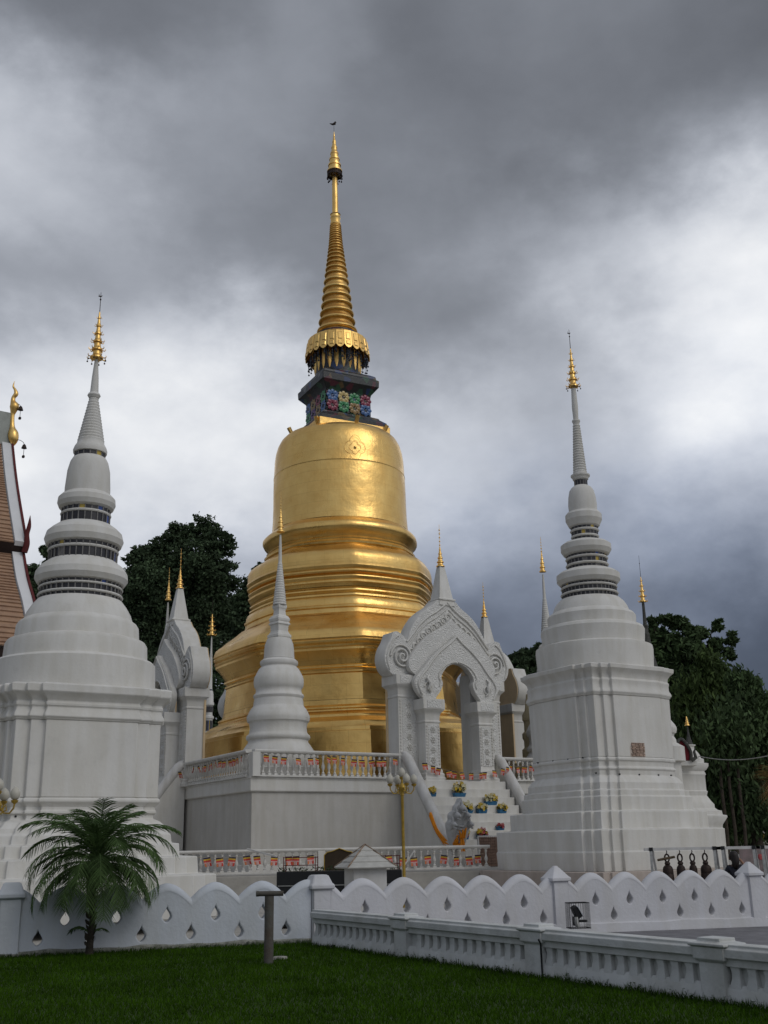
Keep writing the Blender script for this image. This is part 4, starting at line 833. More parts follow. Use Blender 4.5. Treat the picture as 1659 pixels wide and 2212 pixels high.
def naga(label, ref, s, head=True):
    T = thing('naga_balustrade', label, 'naga balustrade', ref.matrix_world @ Vector((0, 0, 0)) if False else ref.location, ref.rotation_euler.z, 'naga rails of the platform stairs')
    X = 2.72*s
    path = cr([(.15, 5.42), (-.15, 5.32), (-.55, 4.85), (-1.2, 4.02), (-1.9, 3.1), (-2.45, 2.38), (-2.85, 1.86), (-3.2, 1.55), (-3.55, 1.50), (-3.80, 1.75), (-3.80, 2.1)], 5)
    nn = len(path); mb = MB(); mb.tube([(X, y, z) for y, z in path], [.16+.09*min(1, i/6)+(.05 if i > nn*.7 else 0) for i in range(nn)], seg=16)
    for i in range(0, nn-8):      # overlapping scales along the back
        y, z = path[i]; mb.ball((X, y, z+.13), .16, 8, 5, sc=(1.1, .9, .75))
    mb.build('naga_body', M['white_old'], T, smooth=60)
    mb = MB(); cheek = [(.1, 5.2), (-.15, 5.1), (-.55, 4.6), (-2.45, 2.2), (-2.9, 1.6), (-3.3, 1.3), (-3.6, 1.25), (-3.6, ZT-.03), (.1, ZT-.03)]
    mb.loft([[(X-.17, y, z) for y, z in cheek], [(X+.17, y, z) for y, z in cheek]]); mb.build('cheek_wall', M['white'], T, bevel=.015)
    if head:
        # spread hood of five heads
        mb = MB(); hc = cr([(-.30, 1.35), (-.46, 1.75), (-.58, 2.10), (-.60, 2.35), (-.50, 2.48), (-.52, 2.66), (-.40, 2.82), (-.30, 2.84), (-.26, 3.02), (-.12, 3.16), (0, 3.36)], 4)
        out = hc+[(-x, z) for x, z in reversed(hc[:-1])]
        rings = []
        for sc_, dy in ((.80, .17), (.97, .10), (1, 0), (.95, -.10), (.75, -.18)):
            rings.append([(X+x*sc_, -3.86+dy-.14*(z-1.9), 2.2+(z-2.2)*(.9+.1*sc_)) for x, z in out])
        mb.loft(rings)
        for hx, hz, hs in ((0, 2.95, 1.1), (-.26, 2.66, .95), (.26, 2.66, .95), (-.44, 2.30, .85), (.44, 2.30, .85)):
            c = Vector((X+hx, -4.02-.12*(hz-1.9), hz)); mb.tube([c+Vector((0, .1, -.25)), c+Vector((0, -.03, -.05)), c+Vector((0, -.16, .02)), c+Vector((0, -.28, -.04)), c+Vector((0, -.36, -.03))], [.07*hs, .11*hs, .12*hs, .09*hs, .05*hs], seg=10)
            mb.tube([c+Vector((0, -.12, -.10)), c+Vector((0, -.24, -.16)), c+Vector((0, -.32, -.17))], [.06*hs, .05*hs, .03*hs], seg=8)
            mb.tube([c+Vector((0, -.1, .08)), c+Vector((0, -.12, .22)), c+Vector((0, -.04, .33))], [.05, .035, .01], seg=6)
            for e in (-1, 1): mb.ball(tuple(c+Vector((e*.06, -.2, .07))), .025, 6, 4)
        for q in range(7): mb.tube([(X-.17, -4.02-.015*q, 1.45+q*.13), (X, -4.12-.02*q, 1.42+q*.13), (X+.17, -4.02-.015*q, 1.45+q*.13)], .035, seg=6)
        mb.build('naga_hood', mat('grey_weathered_plaster', (.56, .56, .55), var=.12, vscale=4, bump=.8, bscale=14, grime=.4), T, smooth=60)
        mb = MB(); sp = cr([(-2.25, 2.72), (-2.7, 2.08), (-3.15, 1.66), (-3.6, 1.50), (-4.0, 1.55), (-4.2, 1.75)], 4)
        for o in (-1, 0, 1): mb.tube([(X-.27*1+abs(o)*.03-.0, y, z+o*.09) for y, z in sp], [.05+.035*math.sin(i*.9+o) *.5 for i in range(len(sp))], seg=6)
        for k in range(3): mb.tube([(X-.1+.1*k, -4.18, 1.72), (X-.15+.14*k, -4.27, 1.9+.1*k), (X-.2+.2*k, -4.25, 2.05+.05*k)], [.05, .05, .012], seg=5)
        mb.tube([(X+.22*math.cos(a)-.05, -4.0+.16*math.sin(a), 1.5+.06*math.cos(a)) for a in [k*.5 for k in range(13)]], .06, seg=6)
        for k in range(2): mb.tube([(X-.12+.1*k, -4.26, 1.7), (X-.14+.12*k, -4.3, 1.45), (X-.16+.14*k, -4.3, 1.2)], [.04, .06, .05], seg=5)
        mb.build('orange_sash', M['orange'], T, smooth=60)
    return T
naga('naga rail with grey hooded heads and an orange sash, left of the flower stairs', gr, -1)
naga('naga rail right of the flower stairs, its lower end behind the right white chedi', gr, 1)
naga('stepped-crest naga rail of the left gate nearest the platform corner', gL, 1, False)
naga('naga rail of the left gate farther from the platform corner', gL, -1, False)

def leaf_mesh(n, cx, cz, rx, ry, rz, s, dens=1.0):
    pts = rng.normal(size=(n, 3)); pts /= np.linalg.norm(pts, axis=1)[:, None]; pts *= (rng.random(n)**.4)[:, None]
    return pts*np.array([rx, ry, rz])+np.array([0, 0, cz])
def trough(label, loc, rz, w, cols_, size=1.):
    T = thing('flower_trough', label, 'flower trough', loc, rz, 'flower troughs on the stairs')
    mb = MB(); mb.loft([[(x*w/2*f, y*.11*f, z) for x, y in ((-1, -1), (1, -1), (1, 1), (-1, 1))] for z, f in ((.01, .86), (.15, 1), (.165, 1.03), (.18, 1.03), (.18, .93), (.13, .9))]); mb.build('pot', M['potblue'], T)
    mb = MB(); P = leaf_mesh(int(150*size), 0, .27*size, w*.62, .2, .17*size, .1)
    for p in P:
        a = Vector(rng.normal(size=3)).normalized(); b = a.orthogonal().normalized(); l_ = .07; mb.add([p-np.array(a)*l_, p+np.array(b)*.022, p+np.array(a)*l_, p-np.array(b)*.022], [(0, 1, 2, 3)])
    mb.build('leaves', M['leaf_d'], T, smooth=0)
    mb = MB(); P = leaf_mesh(int(58*size), 0, .29*size, w*.60, .22, .20*size, .1)
    for i, p in enumerate(P):
        if p[2] < .15: continue
        r = .035+.02*rng.random(); m = i % len(cols_)
        for q in range(6):
            a = q*PI/3; mb.add([(p[0], p[1]-.01, p[2]), (p[0]+r*1.3*math.cos(a-.4), p[1]-.03, p[2]+r*1.3*math.sin(a-.4)), (p[0]+r*1.7*math.cos(a), p[1]-.035, p[2]+r*1.7*math.sin(a)), (p[0]+r*1.3*math.cos(a+.4), p[1]-.03, p[2]+r*1.3*math.sin(a+.4))], [(0, 1, 2, 3)], m)
    mb.build('blooms', [M[c] for c in cols_], T, smooth=0)['kind'] = 'stuff'
    return T
def stair_hit(x, y):
    u = UU; n = Vector((math.sin(AU), -math.cos(AU), 0)); G0 = Vector((gr.location.x, gr.location.y, 0)); d = Vector(ray(x, y)); o = Vector((0, 0, EYE)); best = None
    for k in range(10):
        zt = 4.28-.373*k; t = (zt-EYE)/d.z
        # use the riser behind this tread: plane at offset .56+.3k
        off = .70+.30*k; P0 = G0+n*off; t = (P0-o).dot(n)/d.dot(n); P = o+d*t
        e = abs(P.z-zt)
        if best is None or e < best[0]: best = (e, P, zt, off)
    return best
for px, py, w, cs_, sz, lb in ((911, 1714, .62, ('flower_w', 'flower_y'), 1.35, 'largest trough of cream and yellow flowers, on the top stair under the arch'), (1060, 1733, .62, ('flower_w', 'flower_y'), 1.1, 'trough of cream flowers at the right end of the second stair'),
                             (1007, 1749, .64, ('flower_w', 'flower_y'), 1.1, 'trough of cream flowers in the middle of the stairs'), (995, 1766, .42, ('flower_p', 'flower_w'), .9, 'dark pink flowers beside the grey naga hood'),
                             (1041, 1766, .5, ('flower_w', 'flower_y'), .95, 'middle trough of the row of three, yellow flowers in a blue pot'), (1085, 1766, .4, ('flower_w', 'flower_y'), .95, 'right trough of the row of three, nearest the white chedi'),
                             (1001, 1808, .46, ('flower_p', 'flower_y'), .95, 'pink and yellow flowers on the lowest stair, next to the orange sash'), (1041, 1808, .46, ('flower_p', 'flower_y'), .95, 'pink and yellow flowers on the lowest stair, second from the naga'),
                             (1081, 1800, .34, ('flower_p', 'flower_p'), .6, 'low red flowers on the lowest stair touching the white chedi'), (934, 1730, .32, ('flower_w', 'flower_y'), .9, 'small trough of cream flowers left of the naga hood')):
    if px == 911: px = 992
    e, P, zt, off = stair_hit(px, py); trough(lb, (P.x, P.y, zt), AU, w, cs_, sz)
# lattice mat across the stair foot
n33 = Vector((math.sin(AU), -math.cos(AU), 0)); Pm = gr.location+n33*4.45+UU*(-.1)
T = thing('lattice_screen', 'low brown woven screen across the foot of the flower stairs', 'screen', (Pm.x, Pm.y, ZT), AU)
mb = MB()
for i in range(34): mb.box((-1.9+i*.115, 0, .62), (.03, .02, 1.2))
for i in range(11): mb.box((0, -.022, .06+i*.113), (3.9, .02, .03))
mb.box((0, .012, .6), (3.85, .015, 1.15))
mb.build('lattice', mat('brown_lattice', (.26, .17, .13), var=.2, vscale=5), T, smooth=0)
mb = MB(); mb.box((0, .03, 1.24), (4, .06, .06)); mb.box((-1.98, .03, .62), (.06, .06, 1.22)); mb.box((1.98, .03, .62), (.06, .06, 1.22)); mb.build('frame', M['white_old'], T)

# ---------------------------------------------------------------- strings of Buddhist flags
def flag_mesh(seed):
    rr = random.Random(seed); mb = MB(); rows = [(0, .05, 0), (.05, .10, 1), (.10, .16, 2), (.16, .20, 3)]; w = .13; y = lambda x, z: .02*math.sin(x*18+seed)+.03*math.sin(z*9+seed*2)
    sk = rr.uniform(-.12, .12); v = lambda x, z: (x+sk*z, y(x, z), -z)
    for z0, z1, m in rows:
        for i in range(3):
            x0, x1 = -w+2*w*i/3, -w+2*w*(i+1)/3; mb.add([v(x0, z0), v(x1, z0), v(x1, z1), v(x0, z1)], [(0, 1, 2, 3)], m)
    for i, m in enumerate((4, 3, 2)):
        x0, x1 = -w+2*w*i/3+.008, -w+2*w*(i+1)/3-.008; mb.add([v(x0, .20), v(x1, .20), v(x1, .31), v(x0, .31)], [(0, 1, 2, 3)], m)
    me = bpy.data.meshes.new('flag'); me.from_pydata(mb.v, [], mb.f)
    for k in ('f_navy', 'f_yel', 'f_red', 'f_pink', 'f_or'): me.materials.append(M[k])
    me.polygons.foreach_set('material_index', mb.m); return me
FM = [flag_mesh(i) for i in range(5)]
def bunting(label, P, Q, sp, sag=.12, spans=3, skip=.12, seed=0):
    P = Vector(P); Q = Vector(Q); L_ = (Q-P).length; rr = random.Random(seed)
    T = thing('flag_string', label, 'flag string', P, 0, 'strings of small striped flags')
    f = lambda t: (Q-P)*t-Vector((0, 0, sag*4*((t*spans) % 1)*(1-(t*spans) % 1)))
    mb = MB(); mb.tube([f(i/40) for i in range(41)], .006, seg=4); mb.build('string', M['rope'], T)
    az = math.atan2((Q-P).y, (Q-P).x); n = int(L_/sp)
    for i in range(n):
        if rr.random() < skip: continue
        t = min(.995, max(.005, (i+.5+rr.uniform(-.25, .25))/n)); o = bpy.data.objects.new('flag', FM[rr.randrange(5)]); COL.objects.link(o); o.parent = T; o.location = f(t)
        o.rotation_euler = (rr.uniform(-.15, .15), rr.uniform(-.15, .15), az+rr.uniform(-.45, .45))
    return T
o_ = n33*.22
bunting('flag string along the platform balustrade left of the arched gate', PP(.3, 0, ZR+.95)+o_, PP(7.3, 0, ZR+.93)+o_, .42, spans=2, sag=.15, seed=1)
bunting('flag string hung across the front of the arched gate', gr.location+UU*-2.6+n33*.95+Vector((0, 0, 5.15)), gr.location+UU*2.8+n33*.95+Vector((0, 0, 5.05)), .42, spans=1, sag=.45, seed=2)
bunting('flag string on the short balustrade right of the arched gate', PP(13.6, 0, ZR+.8)+o_, PP(19, 0, ZR+.85)+o_, .42, seed=3)
oL = Vector((math.sin(AV-PI), -math.cos(AV-PI), 0))*.22
bunting('flag string on the shaded left balustrade of the platform', PP(0, .4, ZR+.95)+oL, PP(0, 6.8, ZR+.9)+oL, .42, spans=2, seed=4)
bunting('flag string at the left gate, seen past the left chedi', PP(0, 7.4, ZR+.75)+oL*2, PP(0, 13, ZR+.7)+oL*2, .42, spans=1, sag=.4, seed=5)

# ---------------------------------------------------------------- low balustrade in front
LP, LM, LQ = Vector((-7.75, 40.2, 0)), Vector((-2.45, 41.2, 0)), Vector((3.75, 42.5, 0))
bal2 = baluster_mesh(.86-.12-.07, .075)
railing('low_balustrade', 'low balustrade from the left chedi to the brown sign', LP, LM, ZT+.07, .84, .25, .075, (5.28,), .26, 'low balustrade in front of the platform', .24, bal2, .12)
railing('low_balustrade', 'low balustrade behind the gold lamp post, ending at the right chedi', LM, LQ, ZT+.07, .84, .25, .075, (), .26, 'low balustrade in front of the platform', .24, bal2, .12)
bunting('flag string on the low balustrade between the left chedi and the brown sign', LP+Vector((.3, -.25, 1.27)), LM+Vector((-.2, -.2, 1.25)), .48, spans=2, sag=.06, skip=.05, seed=6)
bunting('flag string on the low balustrade behind the gold lamp post', LM+Vector((.2, -.2, 1.25)), LQ+Vector((-.1, -.2, 1.2)), .48, spans=3, sag=.16, skip=.05, seed=7)
mb = MB(); mb.beam(at(534, 1834, 38.5), at(597, 1850, 38.0), .07, .05); tag(mb.build('handrail', M['white_old']), 'sloping white handrail end in front of the low balustrade', 'handrail')
mb = MB(); mb.beam(at(896, 1836, 36), at(872, 1872, 36), .05, .04); tag(mb.build('white_pole', M['white_old']), 'leaning thin white pole right of the gold lamp post', 'pole')

# ---------------------------------------------------------------- scalloped boundary wall
def tear(cx, ztop, h=.235, w=.15):
    half = cr([(0, 0), (.16, .22), (.36, .40), (.5, .62), (.40, .80), (.18, .95), (0, 1)], 3)
    return [(cx+x*w, ztop-z*h) for x, z in half]+[(cx-x*w, ztop-z*h) for x, z in reversed(half[1:-1])]
def scallop_wall(label, P, Q, zP, zQ, vall, posts, holes_up, holes_lo, mat_, th, base, L_ext0, L_ext1, plinth_m, ph, pout):
    P = Vector(P); Q = Vector(Q); d = Q-P; az = math.atan2(d.y, d.x); Ln = math.hypot(d.x, d.y)
    T = thing('boundary_wall', label, 'wall', (P.x, P.y, 0), az, 'scalloped whitewashed boundary wall')
    top = lambda x: zP+(zQ-zP)*x/Ln
    bs = lambda x: base[0]+(base[1]-base[0])*x/Ln
    out = []
    vs = vall
    for i in range(len(vs)-1):
        for k in range(14):
            t = k/14; x = vs[i]+(vs[i+1]-vs[i])*t; s = 1-abs(2*t-1)**1.75; x0 = max(L_ext0, min(L_ext1, x)); out.append((x0, top(x)-.245+.245*s))
    out = [p for j, p in enumerate(out) if j == 0 or abs(p[0]-out[j-1][0]) > 1e-4]
    out.append((min(vs[-1], L_ext1), top(vs[-1])-.245)) if vs[-1] <= L_ext1 else None
    out += [(L_ext1, bs(L_ext1)-.1), (L_ext0, bs(L_ext0)-.1)]
    cop = [(x, z) for x, z in out[:-2]]
    out = [(x, z-.085) for x, z in cop]+out[-2:]
    mbc = MB(); mbc.loft([[(x, -th/2-.004, z-.13), (x, -th/2-.004, z-.095), (x, -th/2+.035, z-.035), (x, -.03, z-.003), (x, .03, z-.003), (x, th/2-.035, z-.035), (x, th/2+.004, z-.095), (x, th/2+.004, z-.13)] for x, z in cop]); mbc.build('coping', mat_, T, smooth=50)
    hs = [tear(x, top(x)-.375) for x in holes_up]+[tear(x, top(x)-.66) for x in holes_lo]
    plate('wall', out, hs, th, mat_, T, bevel=.022)
    mb = MB(); x0, x1 = L_ext0, L_ext1; n = 24; rg = []
    for i in range(n+1):
        x = x0+(x1-x0)*i/n; z = bs(x); j = .012*math.sin(i*2.3)+.01*math.sin(i*5.1); w = th/2+pout; rg.append([(x, -w-.02, z-.15), (x, -w, z+ph+j), (x, -th/2+.02, z+ph+.03+j), (x, th/2-.02, z+ph+.03+j), (x, w, z+ph), (x, w, z-.15)])
    mb.loft(rg); mb.build('plinth', plinth_m, T, smooth=30)
    for x, flat_ in posts:
        z = top(x); mb = MB(); w = .17
        R = lambda a, zz: [(x-a, -a, zz), (x+a, -a, zz), (x+a, a, zz), (x-a, a, zz)]
        if flat_: pr = [(w, bs(x)-.1), (w, z-.17), (w+.05, z-.165), (w+.05, z-.09), (w+.02, z-.07), (w-.03, z+.05), (w-.06, z+.07)]
        else: pr = [(w, bs(x)-.1), (w, z-.15), (w+.045, z-.145), (w+.045, z-.08), (w+.02, z-.065), (.07, z+.09), (.05, z+.10), (.045, z+.125), (.02, z+.135)]
        mb.loft([R(a, zz) for a, zz in pr]); mb.build('post', mat_, T, bevel=.02)
    return T
LL = (WC-WL).length; bL = .771*KS; d0 = LL-.58
dLw = lambda d: LL-d
vl = [dLw(.58*KS+bL*k) for k in range(9, -1, -1)]+[dLw(.58*KS-bL)]
vl = [x for x in vl]
scallop_wall('bluish scalloped wall behind the palm, from the left edge to the corner post', WL, WC, 1.035, 1.02, vl, [(dLw(4.86*KS), True)], [dLw(.58*KS+bL*(k+.5)) for k in (0, 1, 2, 3, 4)], [dLw(.58*KS+bL*k) for k in (0, 1, 2, 3, 4, 5)], M['wash'], .24, (0, 0), -.3, LL-.16, M['moss'], .055, .05)
dR = WR-WC; LR = math.hypot(dR.x, dR.y); bR = .793*KS
vr = [bR*(k-.5) for k in range(0, 18)]
hu = [bR*k for k in (1, 2, 3, 4, 5, 7, 8, 9, 10, 11, 13, 14)]; hl = [bR*(k+.5) for k in (1, 2, 3, 4, 5, 7, 8, 9, 10, 11, 13, 14)]
hu = [x for x in hu if x < LR-.2]; hl = [x for x in hl if x < LR-.2]
scallop_wall('greyish white scalloped wall running right from the corner post behind the near fence', WC, WR, 1.02, .905, [x for x in vr if x < LR+bR], [(0, True), (6*bR, False), (12*bR, False)], hu, hl, M['wash_r'], .24, (0, -.24), 0, LR, M['wash_r'], .13, .05)

# ---------------------------------------------------------------- near fence with stubby uprights
dF = FE-FS; LF = math.hypot(dF.x, dF.y)
T = thing('low_fence', 'mouldy white concrete fence coming toward the viewer along the lawn', 'fence', FS, math.atan2(dF.y, dF.x))
fp = [2.60*KS, 5.48*KS, 8.18*KS]
mb = MB(); sec = [(-.13, .455), (-.13, .54), (-.10, .555), (-.10, .585), (.10, .585), (.10, .555), (.13, .54), (.13, .455)]
mb.loft([[(x, y, z) for y, z in sec] for x in (0, LF)]); mb.build('top_rail', M['fence'], T, bevel=.008)
mb = MB(); mb.box((LF/2, 0, .415), (LF, .17, .085)); mb.build('frieze', M['fence'], T, bevel=.006)
mb = MB(); mb.loft([[(x, -.11, -.08), (x, -.10, .05), (x, -.085, .16), (x, -.05, .205), (x, .085, .205), (x, .10, -.08)] for x in (0, LF)]); mb.build('base_course', M['fence'], T, bevel=.01)
mb = MB(); mb.box((LF/2, .025, .28), (LF, .05, .20)); mb.build('backing_wall', M['fence'], T)
for x in fp:
    mb = MB(); R = lambda a, b, z: [(x-a, -b, z), (x+a, -b, z), (x+a, b, z), (x-a, b, z)]
    mb.loft([R(.16, .115, -.08), R(.16, .115, .40), R(.20, .15, .43), R(.20, .155, .55), R(.24, .175, .56), R(.24, .175, .585), R(.15, .12, .60), R(.15, .12, .635)]); mb.build('post', M['fence'], T, bevel=.008)
bm_ = None; n = int(LF/.2)
for i in range(n):
    x = (i+.5)*LF/n
    if any(abs(x-q) < .22 for q in fp): continue
    if bm_ is None:
        mb = MB(); mb.loft([[(-.052*f, -.055*g-.01, z), (.052*f, -.055*g-.01, z), (.052*f, .03, z), (-.052*f, .03, z)] for z, f, g in ((.12, 1.25, 1.3), (.21, 1.2, 1.2), (.26, 1.0, .95), (.31, .92, .85), (.345, 1.0, 1), (.375, 1.12, 1.05))])
        o = mb.build('upright', M['fence'], T, bevel=.006); bm_ = o; o.location = (x, 0, 0)
    else:
        o = bm_.copy(); COL.objects.link(o); o.parent = T; o.location = (x, 0, 0)

# ---------------------------------------------------------------- lamp posts
def lamp(label):
    T = thing('lamp_post', label, 'lamp post', (0, 0, 0), 0, 'gold lamp posts with milky globes')
    mb = MB(); mb.lathe([(.11, 0), (.11, .12), (.07, .18), (.06, .5), (.045, .6), (.038, 2.85), (.055, 2.88), (.045, 2.93), (.07, 3.0), (.10, 3.08), (.07, 3.15), (.03, 3.2), (.03, 3.30)], seg=16); mb.build('pole', M['lampgold'], T)
    prof = lambda s: [(.02*s, 0), (.07*s, .02*s), (.10*s, .07*s), (.115*s, .13*s), (.105*s, .19*s), (.07*s, .25*s), (.03*s, .285*s), (.008*s, .30*s)]
    prof0 = prof; prof = lambda s: prof0(s*.88)
    for k in range(4):
        a = k*PI/2+.35; d = Vector((math.cos(a), math.sin(a), 0)); mb = MB()
        mb.tube([d*.03+Vector((0, 0, 3.08)), d*.14+Vector((0, 0, 2.93)), d*.26+Vector((0, 0, 2.92)), d*.34+Vector((0, 0, 3.02)), d*.35+Vector((0, 0, 3.12))], .018, seg=6)
        mb.tube([d*.08+Vector((0, 0, 3.0)), d*.18+Vector((0, 0, 3.08)), d*.2+Vector((0, 0, 2.98)), d*.14+Vector((0, 0, 2.96))], .015, seg=5)
        mb.lathe([(.02, 3.10), (.06, 3.13), (.075, 3.17), (.05, 3.18)], seg=10, c=(d.x*.35, d.y*.35)); ar = mb.build('arm', M['lampgold'], T)
        mb = MB(); mb.lathe([(r, 3.175+z) for r, z in prof(1)], seg=16, c=(d.x*.35, d.y*.35)); mb.build('globe', M['globe'], ar, smooth=80)
    mb = MB(); mb.lathe([(.02, 3.28), (.06, 3.31), (.075, 3.35), (.05, 3.36)], seg=10); mb.build('cup', M['lampgold'], T)
    mb = MB(); mb.lathe([(r, 3.35+z) for r, z in prof(1)], seg=16); mb.build('globe', M['globe'], T, smooth=80)
    return T
lp = lamp('gold lamp post with five globes in front of the platform, left of the stairs'); lp.location = (.35, 30, -.04)
dup(lp, (at(-3, 1700, 22).x, 22, -.62), 1.2, 'lamp globe cut by the left edge, before the left chedi')
dup(lp, (26.5, 80, -1.5), .6, 'distant small lamp post against the dark trees at the right edge')

# ---------------------------------------------------------------- spirit house, black box, sign
hp = at(789, 1876, 25); T = thing('spirit_house', 'small white hut with a pyramid tile roof behind the wall', 'hut', (hp.x, 25, 0), rad(18))
mb = MB(); mb.box((0, 0, .42), (.76, .76, 1.36)); mb.build('walls', M['white_old'], T, bevel=.01)
mb = MB(); ap = 1.56
for i in range(4):
    z0_, z1_ = 1.09+.475*i/4, 1.09+.475*(i+1)/4; a0_ = .55*(1-i/4)+.015; a1_ = .55*(1-(i+1)/4)+.004
    mb.loft([[(-a, -a, z), (a, -a, z), (a, a, z), (-a, a, z)] for a, z in ((a0_*.96, z0_-.02), (a0_, z0_), (a0_, z0_+.015), (a1_, z1_))])
mb.build('roof', M['roofgrey'], T, smooth=0)
mb = MB()
for sx, sy in ((-1, -1), (1, -1), (1, 1), (-1, 1)): mb.beam((sx*.56, sy*.56, 1.11), (0, 0, 1.585), .028, .02)
mb.build('ridge_tiles', mat('rusty_ridge', (.38, .28, .20), var=.3, vscale=9), T)
b0, b1 = at(598, 1885, 27), at(868, 1880, 27)
T = thing('black_box', 'long low black metal box behind the corner post, thin rails on top', 'metal box', ((b0.x+b1.x)/2, 27.3, 0))
w = b1.x-b0.x
mb = MB(); mb.box((0, 0, .36), (w, .7, 1.24)); mb.build('body', M['black'], T, bevel=.01)
mb = MB(); mb.box((0, -.36, .66), (w*.98, .02, .018)); mb.build('trim', M['steel'], T)
for xa, xb in ((-w/2+.15, -w/2+.98), (w/2-.45, w/2-.05)):
    mb = MB()
    for x in (xa, xa+.06, xb-.06, xb): mb.beam((x, -.2, .97), (x, -.2, 1.32), .018)
    for z in (1.12, 1.30): mb.beam((xa, -.2, z), (xb, -.2, z), .018)
    mb.build('rail', M['redwood'], T, smooth=0)
mb = MB()
for i in range(160):
    p = Vector((rng.uniform(-w/2, w/2), rng.uniform(-.3, .3), .98+rng.random()*.09)); a = Vector(rng.normal(size=3)).normalized()*.05; b = a.orthogonal().normalized()*.018; mb.add([p-a, p+b, p+a, p-b], [(0, 1, 2, 3)])
mb.build('potted_leaves', M['leaf_d'], T, smooth=0)
s0, s1 = at(703, 1880, 28.5), at(763, 1837, 28.5); w = (s1.x-s0.x)/2+.03
T = thing('sign_board', 'brown sign board with a curved gilt frame beside the pyramid roof', 'sign', ((s0.x+s1.x)/2, 28.5, 0), rad(5))
hb = [(-w, .85), (w, .85), (w, 1.33), (w*.92, 1.36), (w*.8, 1.40), (w*.5, 1.42), (w*.22, 1.46), (0, 1.49)]; hb += [(-x, z) for x, z in reversed(hb[2:-1])]
bd = plate('board', hb, [], .05, M['signbrown'], T)
mb = MB(); mb.tube([(x, -.035, z) for x, z in hb]+[(hb[0][0], -.035, hb[0][1])], .014, seg=5); mb.build('frame', M['lampgold'], T)
for s in (-1, 1): mb = MB(); mb.box((s*w*.8, .04, .29), (.05, .04, 1.14)); mb.build('leg', M['darkwood'], T)

# ---------------------------------------------------------------- bell racks, bells, person
RY = 26.0; bz = at(1500, 1833, RY).z; gz = -.25
def rack(label, xa, xb, nm=0):
    a, b = at(xa, 1833, RY), at(xb, 1833, RY); L_ = b.x-a.x
    T = thing('bell_rack', label, 'bell rack', (a.x, RY, gz), 0, 'white metal racks for temple bells'); H = bz-gz
    mb = MB(); mb.box((L_/2, 0, H), (L_+.3, .07, .065)); mb.build('beam', M['steel'] if nm else M['white_old'], T)
    for x in (0, L_):
        mb = MB(); mb.beam((x, -.02, H-.02), (x-.10, -.40, 0), .06); mb.build('leg', M['steel'], T, smooth=0)
        mb = MB(); mb.beam((x+.05, .02, H-.02), (x+.28, .42, 0), .045); mb.build('leg', M['white_old'], T, smooth=0)
        mb = MB(); mb.box((x, -.045, H+.0), (.085, .03, .085)); mb.build('cap', M['black'], T, smooth=0)
    return T
rack('bell rack of white pipe carrying four dark bells behind the wall', 1405, 1542); rack('second bell rack, where the person stands in front of the right chedi', 1560, 1627); rack('bell rack cut by the right edge of the picture', 1646, 1760)
def bell(label, px, wid, elong=1.):
    p = at(px, 1836, RY); T = thing('temple_bell', label, 'bell', (p.x, RY, bz), 0, 'dark bronze temple bells on the rack'); r = wid/2
    mb = MB(); mb.tube([(0, 0, -.03), (.012, 0, -.06), (0, 0, -.09), (0, 0, -.12)], .012, seg=5); mb.build('hook', M['bronze'], T)
    mb = MB(); mb.tube([(math.cos(t)*.052, 0, -.20+math.sin(t)*.085) for t in [2*PI*k/16 for k in range(17)]], .02, seg=6); mb.build('loop', M['bronze'], T)
    z0_ = -.28; mb = MB(); mb.lathe([(.045, z0_), (.062, z0_-.02), (.066, z0_-.05), (.05, z0_-.07), (r*.55, z0_-.085), (r*.82, z0_-.12), (r*.93, z0_-.17), (r*.95, z0_-.25*elong), (r*.93, z0_-.27*elong), (r*.97, z0_-.28*elong), (r, z0_-.40*elong), (r*1.12, z0_-.50*elong), (r*1.18, z0_-.54*elong), (r*1.0, z0_-.54*elong), (r*.9, z0_-.45*elong)], seg=28); mb.build('body', M['bronze'], T, smooth=45)
bell('left bell of the four, a wooden striker through its loop', 1439, .255); bell('narrow second bell from the left on the rack', 1467, .215, 1.1); bell('narrowest bell, third from the left on the rack', 1493.5, .195, 1.15); bell('widest bell, at the right end of the four', 1521, .265)
p = at(1421, 1858, RY-.08); q = at(1457, 1851, RY+.05); mb = MB(); mb.tube([p, p.lerp(q, .3), q], [.026, .03, .028], seg=8); tag(mb.build('wooden_striker', mat('brown_wood', (.12, .085, .05), var=.3, vscale=12)), 'short brown wooden striker laid through the loop of the left bell', 'striker')
p0 = at(1600, 1842, 30); T = thing('display_board', 'grey panel with a red mark and dark foot behind the right bell racks', 'display board', (at(1650, 1850, 29).x, 29, 0))
mb = MB(); mb.box((0, 0, 1.0), (1.25, .05, .62)); mb.build('panel', mat('greyish_print', (.16, .14, .13), col2=(.30, .22, .22), vscale=5), T)
mb = MB(); mb.box((0, 0, .62), (1.3, .3, .14)); mb.box((0, .05, .2), (1.2, .1, .8)); mb.build('foot', M['darkwood'], T)
mb = MB(); mb.ball((-.1, -.03, 1.08), .06, 8, 5, sc=(1, .3, 1.4)); mb.ball((-.02, -.03, 1.0), .04, 8, 5, sc=(1, .3, 1)); mb.build('red_mark', M['flower_p'], T)

